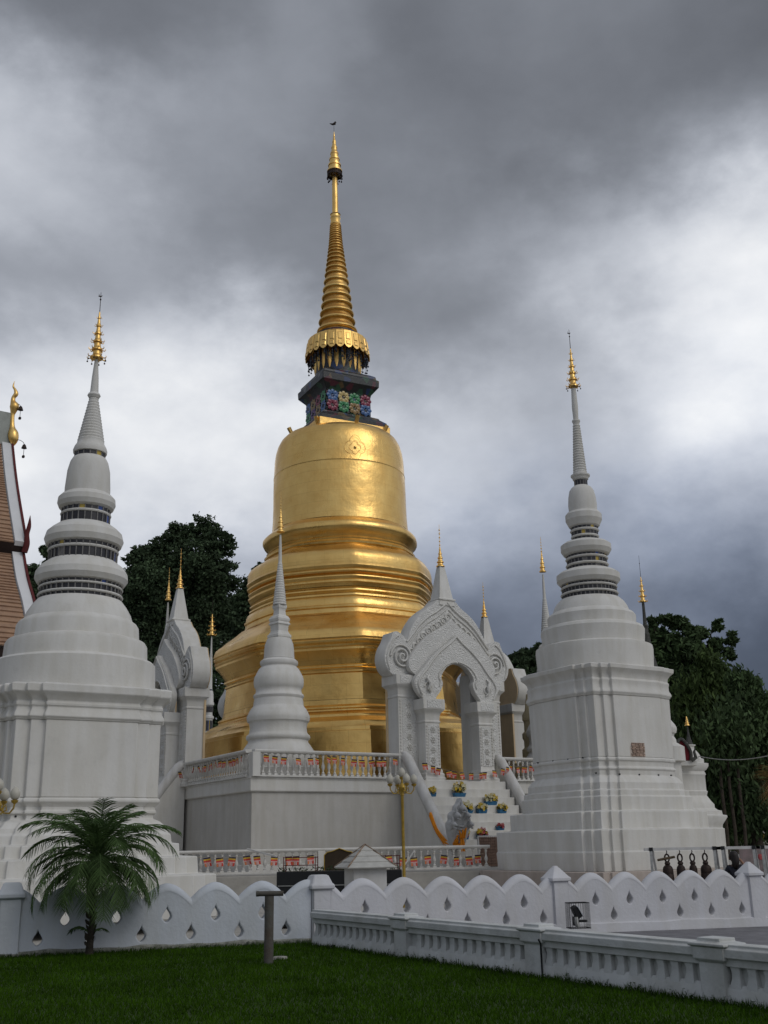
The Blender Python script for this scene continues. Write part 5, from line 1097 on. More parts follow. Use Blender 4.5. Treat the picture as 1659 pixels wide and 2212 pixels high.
def skin_body(name, joints, bones, mt, parent, sub=2):
    me = bpy.data.meshes.new(name); me.from_pydata([j[0] for j in joints], bones, []); me.materials.append(mt)
    o = bpy.data.objects.new(name, me); COL.objects.link(o); o.parent = parent
    m = o.modifiers.new('skin', 'SKIN'); m.use_smooth_shade = True
    if not me.skin_vertices: me.attributes  # layer is made by the modifier
    sv = me.skin_vertices[0].data if me.skin_vertices else None
    if sv is None:
        bpy.context.view_layer.objects.active = o; o.select_set(True); bpy.ops.object.mode_set(mode='EDIT'); bpy.ops.object.mode_set(mode='OBJECT'); sv = me.skin_vertices[0].data
    for i, j in enumerate(joints):
        r = j[1]; sv[i].radius = (r, r) if not isinstance(r, tuple) else r; sv[i].use_root = (i == 0)
    s = o.modifiers.new('sub', 'SUBSURF'); s.levels = sub; s.render_levels = sub
    return o
pp = at(1587, 1850, 25.2); PG = at(1587, 1837, 25.2).z-1.60
T = thing('person', 'dark haired person in navy, back to us, one elbow raised beside the bell racks', 'person', (pp.x, 25.2, PG), 0)
J = [((0, 0, .84), (.12, .10)), ((0, .03, 1.02), (.11, .09)), ((0, .05, 1.18), (.13, .09)), ((0, .06, 1.27), (.07, .06)), ((0, .07, 1.33), (.045, .045)), ((0, .10, 1.40), (.075, .085)), ((0, .11, 1.49), (.072, .085)),
     ((.16, .05, 1.24), .052), ((.30, .16, 1.20), .040), ((.20, .24, 1.38), .028), ((.155, .25, 1.42), .030),
     ((-.15, .05, 1.23), .052), ((-.22, .12, 1.05), .040), ((-.12, .28, 1.20), .028), ((-.08, .30, 1.25), .030),
     ((.09, 0, .80), .085), ((.10, -.01, .44), .055), ((.10, .03, .08), .036), ((.10, -.12, .03), .03), ((-.09, 0, .80), .085), ((-.10, -.01, .44), .055), ((-.10, .03, .08), .036), ((-.10, -.12, .03), .03)]
Bn = [(0, 1), (1, 2), (2, 3), (3, 4), (4, 5), (5, 6), (2, 7), (7, 8), (8, 9), (9, 10), (2, 11), (11, 12), (12, 13), (13, 14), (0, 15), (15, 16), (16, 17), (17, 18), (0, 19), (19, 20), (20, 21), (21, 22)]
for hi, sx in ((10, -1), (14, 1)):     # five fingers on each hand curled round a phone
    b = Vector(J[hi][0])
    for k in range(5):
        n0 = len(J); off = Vector((sx*.012, .012, .03-.014*k)); l_ = (.026, .034, .036, .032, .024)[k]
        J += [(tuple(b+off), .009), (tuple(b+off+Vector((sx*l_, .004, .006))), .008), (tuple(b+off+Vector((sx*l_*1.5, -.014, .004))), .007)]; Bn += [(hi, n0), (n0, n0+1), (n0+1, n0+2)]
skin_body('body', J, Bn, M['skin'], T)
skin_body('shirt', [((0, 0, .82), (.145, .12)), ((0, .03, 1.02), (.135, .11)), ((0, .05, 1.18), (.155, .11)), ((0, .06, 1.25), (.09, .08)), ((.16, .05, 1.24), .068), ((.25, .12, 1.215), .056), ((-.15, .05, 1.23), .068), ((-.20, .09, 1.12), .056)], [(0, 1), (1, 2), (2, 3), (2, 4), (4, 5), (2, 6), (6, 7)], M['navy'], T)
skin_body('trousers', [((0, 0, .84), (.14, .12)), ((.09, 0, .78), .10), ((.10, -.01, .44), .07), ((.10, .03, .12), .055), ((-.09, 0, .78), .10), ((-.10, -.01, .44), .07), ((-.10, .03, .12), .055)], [(0, 1), (1, 2), (2, 3), (0, 4), (4, 5), (5, 6)], M['denim'], T)
mb = MB(); mb.ball((0, .085, 1.475), .108, 16, 10, sc=(1, 1.08, 1.12)); mb.tube([(0, -.0, 1.46), (0, -.03, 1.36), (-.01, -.03, 1.27), (-.01, -.02, 1.20)], [.09, .085, .075, .03], seg=12); mb.build('hair', M['hair'], T, smooth=80)
mb = MB()
for sx in (-1, 1): mb.ball((sx*.098, .11, 1.44), .022, 8, 5, sc=(.5, 1, 1.4))
mb.ball((0, .205, 1.44), .016, 8, 5, sc=(.8, 1.2, 1.2)); mb.build('ears_and_nose', M['skin'], T)
mb = MB(); mb.box((.02, .285, 1.43), (.15, .012, .075)); mb.build('phone', M['black'], T)

# ---------------------------------------------------------------- floodlight in its cage, pipe post, stone
fc_ = at(1250, 2003, 21.2); T = thing('caged_floodlight', 'black floodlight inside a small barred cage in front of the wall', 'floodlight', (fc_.x, 21.2, fc_.z-.02), rad(10))
mb = MB()
W_, H_ = .19, .45
for k in range(11):
    x = -W_+2*W_*k/10
    if 3 < k < 7: continue
    for y in (-.13, .13): mb.beam((x, y, 0), (x, y, H_), .0055)
for k in range(1, 5):
    for x in (-W_, W_): mb.beam((x, -.13+.052*k, 0), (x, -.13+.052*k, H_), .007)
for z in (.01, H_):
    for y in (-.13, .13): mb.beam((-W_-.005, y, z), (W_+.005, y, z), .014)
    for x in (-W_, W_): mb.beam((x, -.13, z), (x, .13, z), .014)
mb.build('cage', M['black'], T, smooth=0)
Mx = Matrix.Rotation(rad(-30), 3, 'Y') @ Matrix.Rotation(rad(8), 3, 'X')
mb = MB(); mb.box((-.03, 0, .29), (.12, .17, .22), M=Mx, taper=.8); mb.box((-.05, 0, .13), (.10, .10, .16)); mb.box((.05, -.02, .13), (.2, .12, .04)); mb.build('lamp_body', M['black'], T, bevel=.01)
mb = MB(); mb.box((.028, -.045, .31), (.018, .10, .18), M=Mx); mb.build('lamp_glass', M['lens'], T)
mb = MB(); mb.tube([(-.06, -.05, .2), (-.06, -.07, .1), (-.04, -.08, .03)], [.04, .045, .035], seg=10); mb.build('bracket', M['steel'], T)
tp = atz(580, 2082, 0); T = thing('pipe_post', 'rusty grey pipe post with a cross pipe, standing in the lawn', 'post', (tp.x, tp.y, 0))
mb = MB(); mb.lathe([(.068, -.05), (.068, .30), (.066, .31), (.066, .90)], seg=20); mb.build('post', M['post'], T)
mb = MB(); mb.tube([(-.19, 0, .935), (.20, 0, .935)], .036, seg=14); mb.tube([(-.19, 0, .935), (-.155, 0, .935)], .039, seg=14); mb.build('cross_pipe', M['post'], T)
mb = MB(); mb.loft([[(x*f, y*f, z) for x, y in ((-.10, -.05), (.06, -.07), (.12, .0), (.05, .06), (-.08, .05))] for z, f in ((-.02, 1), (.025, 1), (.04, .85))]); st = mb.build('flat_stone', M['stone'], loc=(atz(604, 2072, 0).x, atz(604, 2072, 0).y, 0)); tag(st, 'flat pale stone in the grass beside the pipe post', 'stone')
mb = MB(); q1 = at(1508, 1633, 52); q2 = at(1700, 1622, 40); pts = [q1.lerp(q2, t)-Vector((0, 0, .25*4*t*(1-t))) for t in [k/12 for k in range(13)]]; mb.tube(pts, .018, seg=5); tag(mb.build('overhead_cable', M['steel']), 'single pale cable crossing in front of the dark trees at right', 'cable')
mb = MB(); cp = FS+dF*(5.66*KS/LF); nF = Vector((dF.y, -dF.x, 0)).normalized(); mb.tube([cp+nF*.14+Vector((0, 0, z)) for z in (.0, .2, .42)]+[cp+nF*.17+Vector((0, 0, .47))], .012, seg=6); tag(mb.build('black_pipe', M['black']), 'thin black pipe running down the middle post of the near fence', 'pipe')
# ---------------------------------------------------------------- chedis farther away
def far_chedi(label, x, Y, oy, sc, prof, glass, umb, m, group='tall white chedis with stepped square bases', ybase=None):
    P = at(x, oy, Y); A = (P.x, Y); T = thing('distant_chedi', label, 'chedi', (P.x, Y, 0), 0)
    pr = []
    for hw, y in prof:
        r, z = hw_round(A, hw*sc, y)
        if pr and z <= pr[-1][1]: z = pr[-1][1]+.003
        pr.append((r, z))
    mb = MB(); b = pr[0][0]
    mb.loft([[(a*i, a*j, z) for i, j in ((-1, -1), (1, -1), (1, 1), (-1, 1))] for a, z in ((b*1.7, 0), (b*1.7, pr[0][1]*.3), (b*1.15, pr[0][1]*.45), (b*1.1, pr[0][1]*.9), (b*1.25, pr[0][1]))]); mb.build('base', m, T, bevel=.03)
    mb = MB(); mb.lathe(pr, seg=40); mb.build('ringed_body', m, T)
    for hw, y0, y1 in glass:
        r, z0 = hw_round(A, hw*sc, y0); _, z1 = hw_round(A, hw*sc, y1); glass_band(r, z0, z1, 26, T, int(y0))
    hw, y0, y1, y2 = umb; r, z0 = hw_round(A, hw*sc, y0); _, z1 = hw_round(A, 0, y1); _, z2 = hw_round(A, 0, y2)
    mb = MB(); hti(mb, z0, z1, r, 5, True, z2-z1, mg=0, mr=1, bird=False); mb.build('umbrella_finial', [M['gold2'], M['bronze']], T, smooth=45)
    return T
yy = lambda v: 1174.7+v*.2248
far_chedi('distant chedi, its white spire and dark glass rings between left gate and gold base', 453.5, 86, 1500, .2248,
          [(75, yy(2300)), (75, yy(2150)), (60, yy(2050)), (55, yy(1900)), (30, yy(1890)), (30, yy(1840)), (52, yy(1835)), (52, yy(1812)), (34, yy(1805)), (34, yy(1690)), (44, yy(1680)), (44, yy(1660)), (30, yy(1652)), (30, yy(1560)), (42, yy(1552)), (42, yy(1530)), (36, yy(1520)), (34, yy(1450)), (28, yy(1418)), (24, yy(1412)), (24, yy(1400)), (20, yy(1390)), (14, yy(1100)), (12, yy(1080)), (14, yy(1075)), (10, yy(1040)), (5, yy(890))],
          [(35, yy(1620), yy(1565)), (36, yy(1800), yy(1700)), (32, yy(1885), yy(1845)), (26, yy(1412), yy(1400))], (46, yy(880), yy(672), yy(515)), M['white'])
y8 = lambda v: 677.7+v*.4697
far_chedi('distant chedi with a dark grey spire, just right of the right white chedi', 1388, 70, 1290, .4697,
          [(46, y8(1700)), (44, y8(1640)), (34, y8(1600)), (26, y8(1560)), (20, y8(1520)), (16, y8(1480)), (17, y8(1474)), (12, y8(1466)), (12, y8(1440)), (14, y8(1436)), (9, y8(1428)), (7, y8(1380)), (6, y8(1330))], [], (22, y8(1326), y8(1208), y8(1112)), M['greystone'])
# white shrine behind the right chedi
Y6 = 52.
c9 = lambda x, y: (1409.6+x*.1552, 1518+y*.1552)
q = at(1446, 1640, Y6); A9m = (q.x, Y6); q5 = at(1488, 1600, Y6); A9 = (q5.x, Y6); T = thing('white_shrine', 'stepped white shrine with a red niche and grey cone, behind the right chedi', 'shrine', (q.x, Y6, 0))
sqr_ = lambda a: [(-a, -a), (a, -a), (a, a), (-a, a)]
def shrine_part(name, A, pr, z0=None):
    rg = []; zl = -9; ox = A[0]-A9m[0]
    for k, (x, y) in enumerate(pr):
        a, z = fit_square(A, ANG, *c9(x, y), sqr_)
        if k == 0 and z0 is not None: z = z0
        z = max(z, zl+.002); zl = z; rg.append([(ox+a*i*math.cos(ANG)-a*j*math.sin(ANG), a*i*math.sin(ANG)+a*j*math.cos(ANG), z) for i, j in ((-1, -1), (1, -1), (1, 1), (-1, 1))])
    mb = MB(); mb.loft(rg); mb.build(name, M['white'], T, bevel=.015); return zl
zm_ = shrine_part('stepped_body', A9m, [(1000, 2060), (985, 1740), (978, 1735), (982, 1690), (1045, 1592), (1040, 1566), (978, 1556), (966, 1502), (912, 1492), (870, 1462), (862, 1412), (822, 1372), (757, 1292), (770, 1232), (752, 1222), (732, 1016), (746, 1000), (722, 952), (752, 930), (780, 882), (779, 842), (722, 836)], ZT-.02)
shrine_part('corner_pedestal', A9, [(720, 834), (715, 782), (676, 772), (660, 727), (632, 692), (610, 667), (582, 652), (580, 606), (600, 600), (600, 582)], zm_-.01)
OX9 = A9[0]-A9m[0]
z9 = lambda hw, y: hw_round(A9, hw*.1552, 1518+y*.1552)
mb = MB(); mb.lathe([z9(*p) for p in ((52, 583), (50, 570), (34, 520), (20, 460), (12, 400), (8, 330))], seg=20, c=(OX9, 0)); mb.build('grey_cone', M['greystone'], T)
mb = MB(); r_, z_ = z9(36, 318); hti(mb, z_, z9(0, 190)[1], r_, 4, False, 0, seg=10, cx=OX9); mb.build('gilt_tip', M['gold2'], T)
A9 = A9m; pn = at(*c9(410, 650), Y6-1.5)
mb = MB(); pts = cr([(-.36, 0), (-.40, .30), (-.30, .62), (0, .98), (.30, .62), (.40, .30), (.36, 0)], 4)
mb.tube([(pn.x-A9[0]+x, pn.y-A9[1], pn.z-.5+z) for x, z in pts], .075, seg=6)
for s in (-1, 1): mb.tube([(pn.x-A9[0]+s*.40, pn.y-A9[1], pn.z-.5), (pn.x-A9[0]+s*.6, pn.y-A9[1], pn.z-.38), (pn.x-A9[0]+s*.55, pn.y-A9[1], pn.z-.12), (pn.x-A9[0]+s*.62, pn.y-A9[1], pn.z+.05)], [.1, .1, .07, .02], seg=6)
fr = mb.build('niche_frame', M['greystone'], T)
nb = plate('niche', pts, [], .5, M['niche'], T, loc=(pn.x-A9[0], pn.y-A9[1]+.28, pn.z-.5))
mb = MB(); mb.box((pn.x-A9[0]-.1, pn.y-A9[1]+.55, pn.z-.62), (1.5, 1.0, .22)); mb.box((pn.x-A9[0]-.1, pn.y-A9[1]+.85, pn.z-.1), (1.0, .9, .9)); mb.build('niche_shelf', M['white'], T, bevel=.01)
q = at(*c9(205, 500), 49.5); AW = (q.x, 49.5); T = thing('small_white_chedi', 'white bell shaped chedi peeping out right of the right white chedi', 'chedi', (q.x, 49.5, 0))
zw = lambda hw, y: hw_round(AW, hw*.1552, 1518+y*.1552)
mb = MB(); mb.lathe([(.5, ZT), (.5, zw(0, 836)[1]), (.72, zw(0, 820)[1]), (.72, zw(0, 620)[1])]+[zw(*p) for p in ((120, 560), (118, 515), (108, 500), (92, 470), (100, 440), (128, 425), (142, 375), (136, 340), (120, 310), (70, 240), (50, 150), (46, 60), (36, 0), (20, -40), (8, -70))], seg=40); mb.build('bell_body', M['white'], T)
mb = MB(); r_, z_ = zw(16, -70); hti(mb, z_, z_+.25, .08, 4, False, .1, seg=8); mb.build('finial', M['gold2'], T)
q = at(1141, 1600, 60); T = thing('yellow_chedi', 'pale yellow ringed chedi squeezed between the arched gate and the right white chedi', 'chedi', (q.x+.1, 60, 0)); AY = (q.x+.1, 60)
zy = lambda hw, y: hw_round(AY, hw, y)
mb = MB(); mb.lathe([(1.1, ZT), (1.1, zy(0, 1650)[1])]+[zy(*p) for p in ((18, 1645), (18, 1620), (13, 1615), (13, 1600), (16, 1595), (16, 1585), (11, 1580), (11, 1560), (14, 1556), (14, 1545), (8, 1535), (3, 1500))], seg=32); mb.build('ringed_body', mat('pale_yellow_plaster', (.50, .42, .26), var=.08), T)

# ---------------------------------------------------------------- temple roof at the left edge
cT = lambda x, y: (x*.2943, 795.2+y*.2943)
rdir = Vector((-.82, -.57, 0)); T = thing('temple_hall', 'temple hall with tiered terracotta roof and gold finial, cut by the left edge', 'temple', (-16, 42, 0))
O = Vector((-16, 42, 0))
def edge(pts): return [at(*cT(x, y), Y)-O for x, y, Y in pts]
def rooftier(ed, rows, L_):
    ed3 = cr([tuple(p) for p in ed], 8); n = len(ed3)
    def E(t): f = t*(n-1); i = min(int(f), n-2); a, b = Vector(ed3[i]), Vector(ed3[i+1]); return a.lerp(b, f-i)
    mb = MB(); up = Vector((.33, -.47, .82)).normalized()
    for k in range(rows):
        a, b = E(k/rows), E((k+1)/rows); a2 = a; b2 = b+up*.055
        q0 = [a2+rdir*.42, b2+rdir*.42, b2+rdir*L_, a2+rdir*L_]; mb.add(q0, [(0, 1, 2, 3)])
        mb.add([b2+rdir*.42, b+rdir*.42, b+rdir*L_, b2+rdir*L_], [(0, 1, 2, 3)])
    mb.build('tiled_roof', M['tile'], T, smooth=0)
    m2 = MB(); m2.loft([[p+up*.10, p+rdir*.38+up*.10, p+rdir*.38-up*.10, p-up*.10] for p in [Vector(e) for e in ed3]]); m2.build('white_verge', mat('white_paint', (.7, .7, .7), var=.04), T, smooth=60)
    m3 = MB(); m3.loft([[p+up*.16-rdir*.09, p+up*.16, p-up*.22, p-up*.22-rdir*.09] for p in [Vector(e) for e in ed3]]); m3.build('red_bargeboard', M['redwood'], T, smooth=60)
    return ed3
e1 = rooftier(edge([(78, 568, 43), (100, 780, 42.1), (128, 980, 41.2), (180, 1292, 40)]), 34, 9)
e2 = rooftier(edge([(158, 1372, 40.2), (190, 1560, 39.2), (242, 1752, 38.2), (300, 2060, 36.9)]), 26, 9)
a, b = Vector(e1[-1]), Vector(e2[0])
mb = MB(); mb.loft([[a+Vector((0, 0, .02)), b+Vector((0, 0, .02)), b-Vector((.3, -.6, .6)), a-Vector((.5, -1.2, .5))], [a+rdir*9, b+rdir*9, b+rdir*9-Vector((.3, -.6, .6)), a+rdir*9-Vector((.5, -1.2, .5))]]); mb.build('dark_eave', M['darkwood'], T, smooth=0)
p = Vector(e1[0]); back = Vector((-.57, .82, 0))
mb = MB(); mb.loft([[q_, q_+back*.3, q_+back*.3+Vector((0, 0, 1.55)), q_+Vector((0, 0, 1.5))] for q_ in (p+rdir*.05, p+rdir*9)]); mb.build('ridge_wall', mat('pale_ridge', (.42, .44, .40), grime=.3), T)
c = Vector(e2[-1]); mb = MB(); mb.loft([[c+rdir*.8+back*1.2+Vector((0, 0, z)), c+rdir*9+back*1.2+Vector((0, 0, z)), c+rdir*9+back*9+Vector((0, 0, z)), c+rdir*.8+back*9+Vector((0, 0, z))] for z in (-c.z, .3)]); mb.build('wall', M['white'], T)
mb = MB(); mb.loft([[c+rdir*.1+back*.1-Vector((0, 0, .05+z)), c+rdir*9+back*.1-Vector((0, 0, .05+z)), c+rdir*9+back*1.3-Vector((0, 0, .05+z)), c+rdir*.1+back*1.3-Vector((0, 0, .05+z))] for z in (0, .45)]); mb.build('eave_beam', M['darkwood'], T)
def tl(pts, rr, Y, name, m, seg=10): mb = MB(); q_ = cr([tuple(at(*cT(x, y), Y)-O) for x, y in pts], 4); rr2 = [v[0] for v in cr([(r, 0) for r in rr], 4)]; mb.tube(q_, rr2, seg=seg); return mb.build(name, m, T, smooth=60)
ch = tl([(92, 572), (98, 530), (96, 480), (90, 430), (92, 350), (98, 320), (106, 280), (96, 245), (100, 215), (118, 190), (112, 160), (98, 135), (106, 97)], [.05, .20, .22, .11, .09, .13, .20, .11, .09, .10, .06, .04, .01], 43, 'gold_finial', M['gold2'])
tl([(178, 1352), (196, 1290), (198, 1220), (214, 1160), (222, 1082)], [.12, .12, .09, .08, .01], 40, 'naga_eave_hook', M['redwood'])
for w_ in (((125, 262), (142, 266), (152, 282)), ((118, 522), (150, 530), (172, 545), (178, 562))):
    mb = MB(); mb.tube([at(*cT(*k_), 43)-O for k_ in w_], .015, seg=4); bq = at(*cT(w_[-1][0], w_[-1][1]+8), 43)-O; mb.lathe([(.02, bq.z+.08), (.07, bq.z+.02), (.12, bq.z-.12)], seg=10, c=(bq.x, bq.y)); mb.tube([(bq.x, bq.y, bq.z-.1), (bq.x, bq.y, bq.z-.42)], .012, seg=4); mb.ball((bq.x, bq.y, bq.z-.5), .07, 6, 5, sc=(1, .3, 1.2)); mb.build('wind_bell', M['bronze'], ch)
tl([(-40, 400), (20, 362), (82, 328)], [.012]*3, 43, 'stay_wire', M['bronze'], 4)
mb = MB()
for x, y in ((10, 430), (28, 425), (44, 412)):
    q_ = at(*cT(x, y), 43)-O; mb.tube([q_-Vector((.1, 0, .15)), q_, q_+Vector((.12, 0, .1)), q_+Vector((.02, 0, .28))], [.03, .1, .06, .02], seg=6)
mb.build('ridge_ornaments', M['greystone'], T)

# ---------------------------------------------------------------- trees
def leaves_obj(name, P, s, m, parent, elong=1.6, droop=0.):
    n = len(P); d = rng.normal(size=(n, 3)); d[:, 2] -= droop*2; d /= np.linalg.norm(d, axis=1)[:, None]; u = rng.normal(size=(n, 3)); b = np.cross(d, u); b /= np.linalg.norm(b, axis=1)[:, None]
    sz = s*(.6+.8*rng.random(n))[:, None]; v = np.stack([P-d*sz*elong*.5, P+b*sz*.42, P+d*sz*elong*.5, P-b*sz*.42], 1)
    me = bpy.data.meshes.new(name); me.vertices.add(4*n); me.vertices.foreach_set('co', v.ravel()); me.loops.add(4*n); me.loops.foreach_set('vertex_index', np.arange(4*n, dtype=np.int32)); me.polygons.add(n); me.polygons.foreach_set('loop_start', np.arange(0, 4*n, 4, dtype=np.int32)); me.update(calc_edges=True); me.materials.append(m)
    o = bpy.data.objects.new(name, me); COL.objects.link(o); o.parent = parent; return o
def tree(label, base, Y, blobs, n, s, m, clump=.17, name='tree', droop=0., elong=1.6, trunk_r=.4, per=42, hollow=.35):
    B = at(base[0], base[1], Y); T = thing(name, label, 'tree', (B.x, Y, -.1), 0, 'trees behind the temple')
    cs = []; pxm = Y/2403*1.06
    for x, y, rx, ry in blobs: q_ = at(x, y, Y); cs.append((q_.x-B.x, rng.uniform(-.5, .5)*rx*pxm, q_.z+.1, rx*pxm, ry*pxm))
    mb = MB(); top = max(c_[2] for c_ in cs); mid = sum(c_[2] for c_ in cs)/len(cs); zf = min(c_[2] for c_ in cs)*.7
    mb.tube([(0, 0, 0), (.1*trunk_r, 0, zf*.5), (cs[0][0]*.1, 0, zf), (cs[0][0]*.3, cs[0][1]*.3, mid)], [trunk_r*1.2, trunk_r, trunk_r*.8, trunk_r*.35], seg=10)
    for c_ in cs[::2]: mb.tube([(cs[0][0]*.1, 0, zf*.95), (c_[0]*.45, c_[1]*.4, (zf+c_[2])/2), (c_[0]*.92, c_[1]*.9, c_[2])], [trunk_r*.5, trunk_r*.3, trunk_r*.08], seg=7)
    mb.build('trunk', M['trunk'], T)
    tot = sum(c_[3]*c_[4] for c_ in cs); P = []
    for cx, cy, cz, rx, rz in cs:
        k = max(6, int(n*rx*rz/tot/per)); d = rng.normal(size=(k, 3)); d /= np.linalg.norm(d, axis=1)[:, None]; r = (hollow+(1-hollow)*rng.random(k))[:, None]*1.02
        C_ = d*r*np.array([rx, rx*.9, rz])+np.array([cx, cy, cz]); cl = clump*min(rx, rz)*(.5+.9*rng.random(k))
        for j in range(k):
            q_ = rng.normal(size=(per, 3))*.62*cl[j]; q_[:, 2] *= (.62 if droop == 0 else 1.6); P.append(q_+C_[j])
    leaves_obj('crown', np.concatenate(P), s, m, T, elong, droop); return T
tree('big dark leafy tree left of the golden chedi, highest of the trees', (400, 1840), 100,
     [(432, 1142, 40, 34), (388, 1165, 34, 36), (470, 1178, 40, 40), (345, 1200, 40, 38), (302, 1210, 40, 36), (425, 1230, 75, 60), (475, 1250, 42, 50), (345, 1280, 75, 70), (290, 1290, 50, 70), (420, 1320, 80, 70), (478, 1340, 40, 60), (330, 1380, 75, 70), (430, 1420, 80, 70), (500, 1420, 35, 60), (340, 1480, 80, 70), (450, 1520, 70, 60)], 150000, .21, M['leaf1'])
tree('smaller leafy tree touching the left edge of the golden chedi', (560, 1840), 88,
     [(566, 1232, 20, 18), (548, 1262, 26, 24), (525, 1300, 28, 30), (565, 1300, 24, 34), (520, 1350, 30, 36), (560, 1370, 30, 46), (515, 1410, 28, 40), (535, 1470, 40, 50)], 44000, .20, M['leaf1'])
tree('leafy tree seen between the temple roof and the left white chedi', (90, 1840), 96,
     [(104, 1192, 20, 20), (118, 1222, 24, 30), (76, 1240, 22, 22), (92, 1275, 34, 34), (64, 1290, 18, 34), (100, 1340, 46, 50), (60, 1360, 40, 50)], 36000, .21, M['leaf1'])
tree('low dark tree tops between the arched gate and the right white chedi', (1330, 1800), 105,
     [(1166, 1408, 26, 18), (1145, 1418, 30, 20), (1115, 1424, 28, 18), (1096, 1436, 24, 18), (1140, 1448, 50, 26), (1165, 1440, 40, 30)], 16000, .28, M['leaf1'])
tree('tree with open rosette branches rising right of the right white chedi', (1470, 1860), 84,
     [(1412, 1345, 12, 14), (1436, 1338, 16, 14), (1472, 1350, 20, 20), (1505, 1368, 20, 18), (1552, 1352, 13, 15), (1580, 1382, 12, 20), (1572, 1412, 16, 14), (1545, 1395, 20, 16), (1430, 1380, 34, 30), (1480, 1396, 34, 34), (1420, 1440, 34, 44), (1470, 1460, 44, 46), (1530, 1440, 26, 30), (1440, 1520, 50, 60), (1500, 1560, 60, 70)], 34000, .27, M['leaf2'], clump=.3, elong=2.0)
tree('drooping dark green tree in the middle of the right hand clump', (1545, 1870), 76,
     [(1525, 1440, 22, 34), (1545, 1480, 40, 50), (1510, 1540, 50, 70), (1565, 1560, 50, 80), (1500, 1640, 50, 80), (1560, 1660, 70, 90), (1530, 1750, 80, 60)], 52000, .20, M['leaf3'], droop=1.0, elong=2.6, clump=.3)
tree('dark evergreen tree rising at the right edge of the picture', (1640, 1880), 70,
     [(1600, 1482, 26, 32), (1622, 1500, 24, 36), (1640, 1540, 28, 40), (1605, 1550, 40, 50), (1650, 1610, 44, 60), (1600, 1640, 50, 70), (1655, 1700, 50, 70), (1600, 1730, 60, 60), (1690, 1620, 50, 80)], 46000, .20, M['leaf2'], droop=.8, elong=2.2, clump=.3)
hb_ = []
for i in range(26): hb_.append((1200+i*24, 1760+random.uniform(-26, 26), 40, 46))
T = tree('dense dark hedge-like trees filling the ground behind the right chedi', (1600, 1870), 92, hb_, 52000, .30, M['leaf2'], clump=.4, trunk_r=.25)
tree('dense dark trees filling the ground behind the platform', (300, 1870), 118, [(-40+i*52, 1640+random.uniform(-30, 30), 60, 130) for i in range(26)], 70000, .45, M['leaf2'], clump=.4, trunk_r=.3)
for i, (x, lb) in enumerate(((1574, 'bare brown trunk under the right trees, nearest the right chedi'), (1592, 'thin bare trunk in the middle under the right trees'), (1613, 'bare trunk beside the distant lamp post'))):
    B = at(x, 1860, 68); t_ = thing('slender_tree', lb, 'tree', (B.x, 68, 0), 0, 'slim trunks below the right trees'); mb = MB(); mb.tube([(0, 0, -.1), (.1, 0, 2), (.05, 0, 4.5), (.2, .1, 7)], [.13, .11, .1, .06], seg=8); mb.build('trunk', M['trunk'], t_)
    P = rng.normal(size=(700, 3))*np.array([.7, .6, .9])+np.array([.2, .1, 7.4]); leaves_obj('crown', P, .2, M['leaf2'], t_, 2.2, .8)

# ---------------------------------------------------------------- date palm on the lawn
B = Vector((-4.77, 17.98, 0)); T = thing('palm', 'small feathery date palm on the lawn in front of the bluish wall', 'palm', (B.x, B.y, 0))
mb = MB(); tp_ = [(0, 0, -.05), (.01, 0, .3), (.02, 0, .6), (-.02, 0, .95), (.02, 0, 1.2), (.05, 0, 1.42)]
mb.tube(cr(tp_, 5), [.075, .07, .062, .056, .052, .048, .046, .045, .045, .045, .046, .048, .05, .052, .06, .075, .085, .095, .11, .12, .125, .125, .11, .09, .07, .05], seg=14)
for k in range(120):
    z = .1+rng.random()*1.3; a = rng.random()*2*PI; r = .042+(.065*max(0, min(1, (z-.85)/.3))); d = Vector((math.cos(a), math.sin(a), 0)); p_ = d*r+Vector((.02 if z > 1 else 0, 0, z)); mb.tube([p_-d*.02, p_+d*.025+Vector((0, 0, .02)), p_+d*.05+Vector((0, 0, .06))], [.02, .018, .004], seg=5)
mb.build('trunk', M['palmtrunk'], T, smooth=60)
def frond(mb, base, az, e0, bend, L_, n=36, w=.35):
    p = Vector(base); st = L_/n; hz = Vector((math.cos(az), math.sin(az), 0)); side = Vector((-hz.y, hz.x, 0)); pts = []
    for i in range(n+1):
        t = i/n; e = e0-bend*t**1.3; dr = hz*math.cos(e)+Vector((0, 0, math.sin(e))); pts.append(Vector(p)); p = p+dr*st
        if t > .10:
            nrm = side.cross(dr).normalized(); l_ = w*(math.sin(PI*min(1, (t-.06)*.95))**.6)*(.85+.3*rng.random()) if t < .97 else w*.3
            for s_ in (-1, 1):
                d_ = (side*s_*(1.0+rng.uniform(-.12, .12))+dr*(.70+.6*t+rng.uniform(-.12, .12))-nrm*(-.30+rng.uniform(-.15, .15))+Vector((0, 0, -.12))).normalized(); q_ = p+d_*l_*.55+Vector((0, 0, .0)); e_ = p+d_*l_+Vector((0, 0, -.07*l_-.03*rng.random())); ww = dr*.0105
                mb.add([p-ww, p+ww, q_+ww*.9, e_, q_-ww*.9], [(0, 1, 2, 3, 4)])
    mb.tube(pts[::4], [.016-.012*i/(len(pts[::4])) for i in range(len(pts[::4]))], seg=5)
N_ = 58
for k in range(N_):
    t = k/N_; az = k*2.39996+.3; e0 = rad(84-100*t+rng.uniform(-8, 8)); bend = rad(56+62*(1-abs(2*t-1))+rng.uniform(-12, 14)); L_ = (1.02+.42*math.sin(PI*min(1, t+.12)))*rng.uniform(.9, 1.08)
    if t < .15: L_ *= .82
    mb = MB(); frond(mb, (.05, 0, 1.46-.14*t), az, e0, bend, L_); mb.build('frond', M['palm'], T, smooth=0)
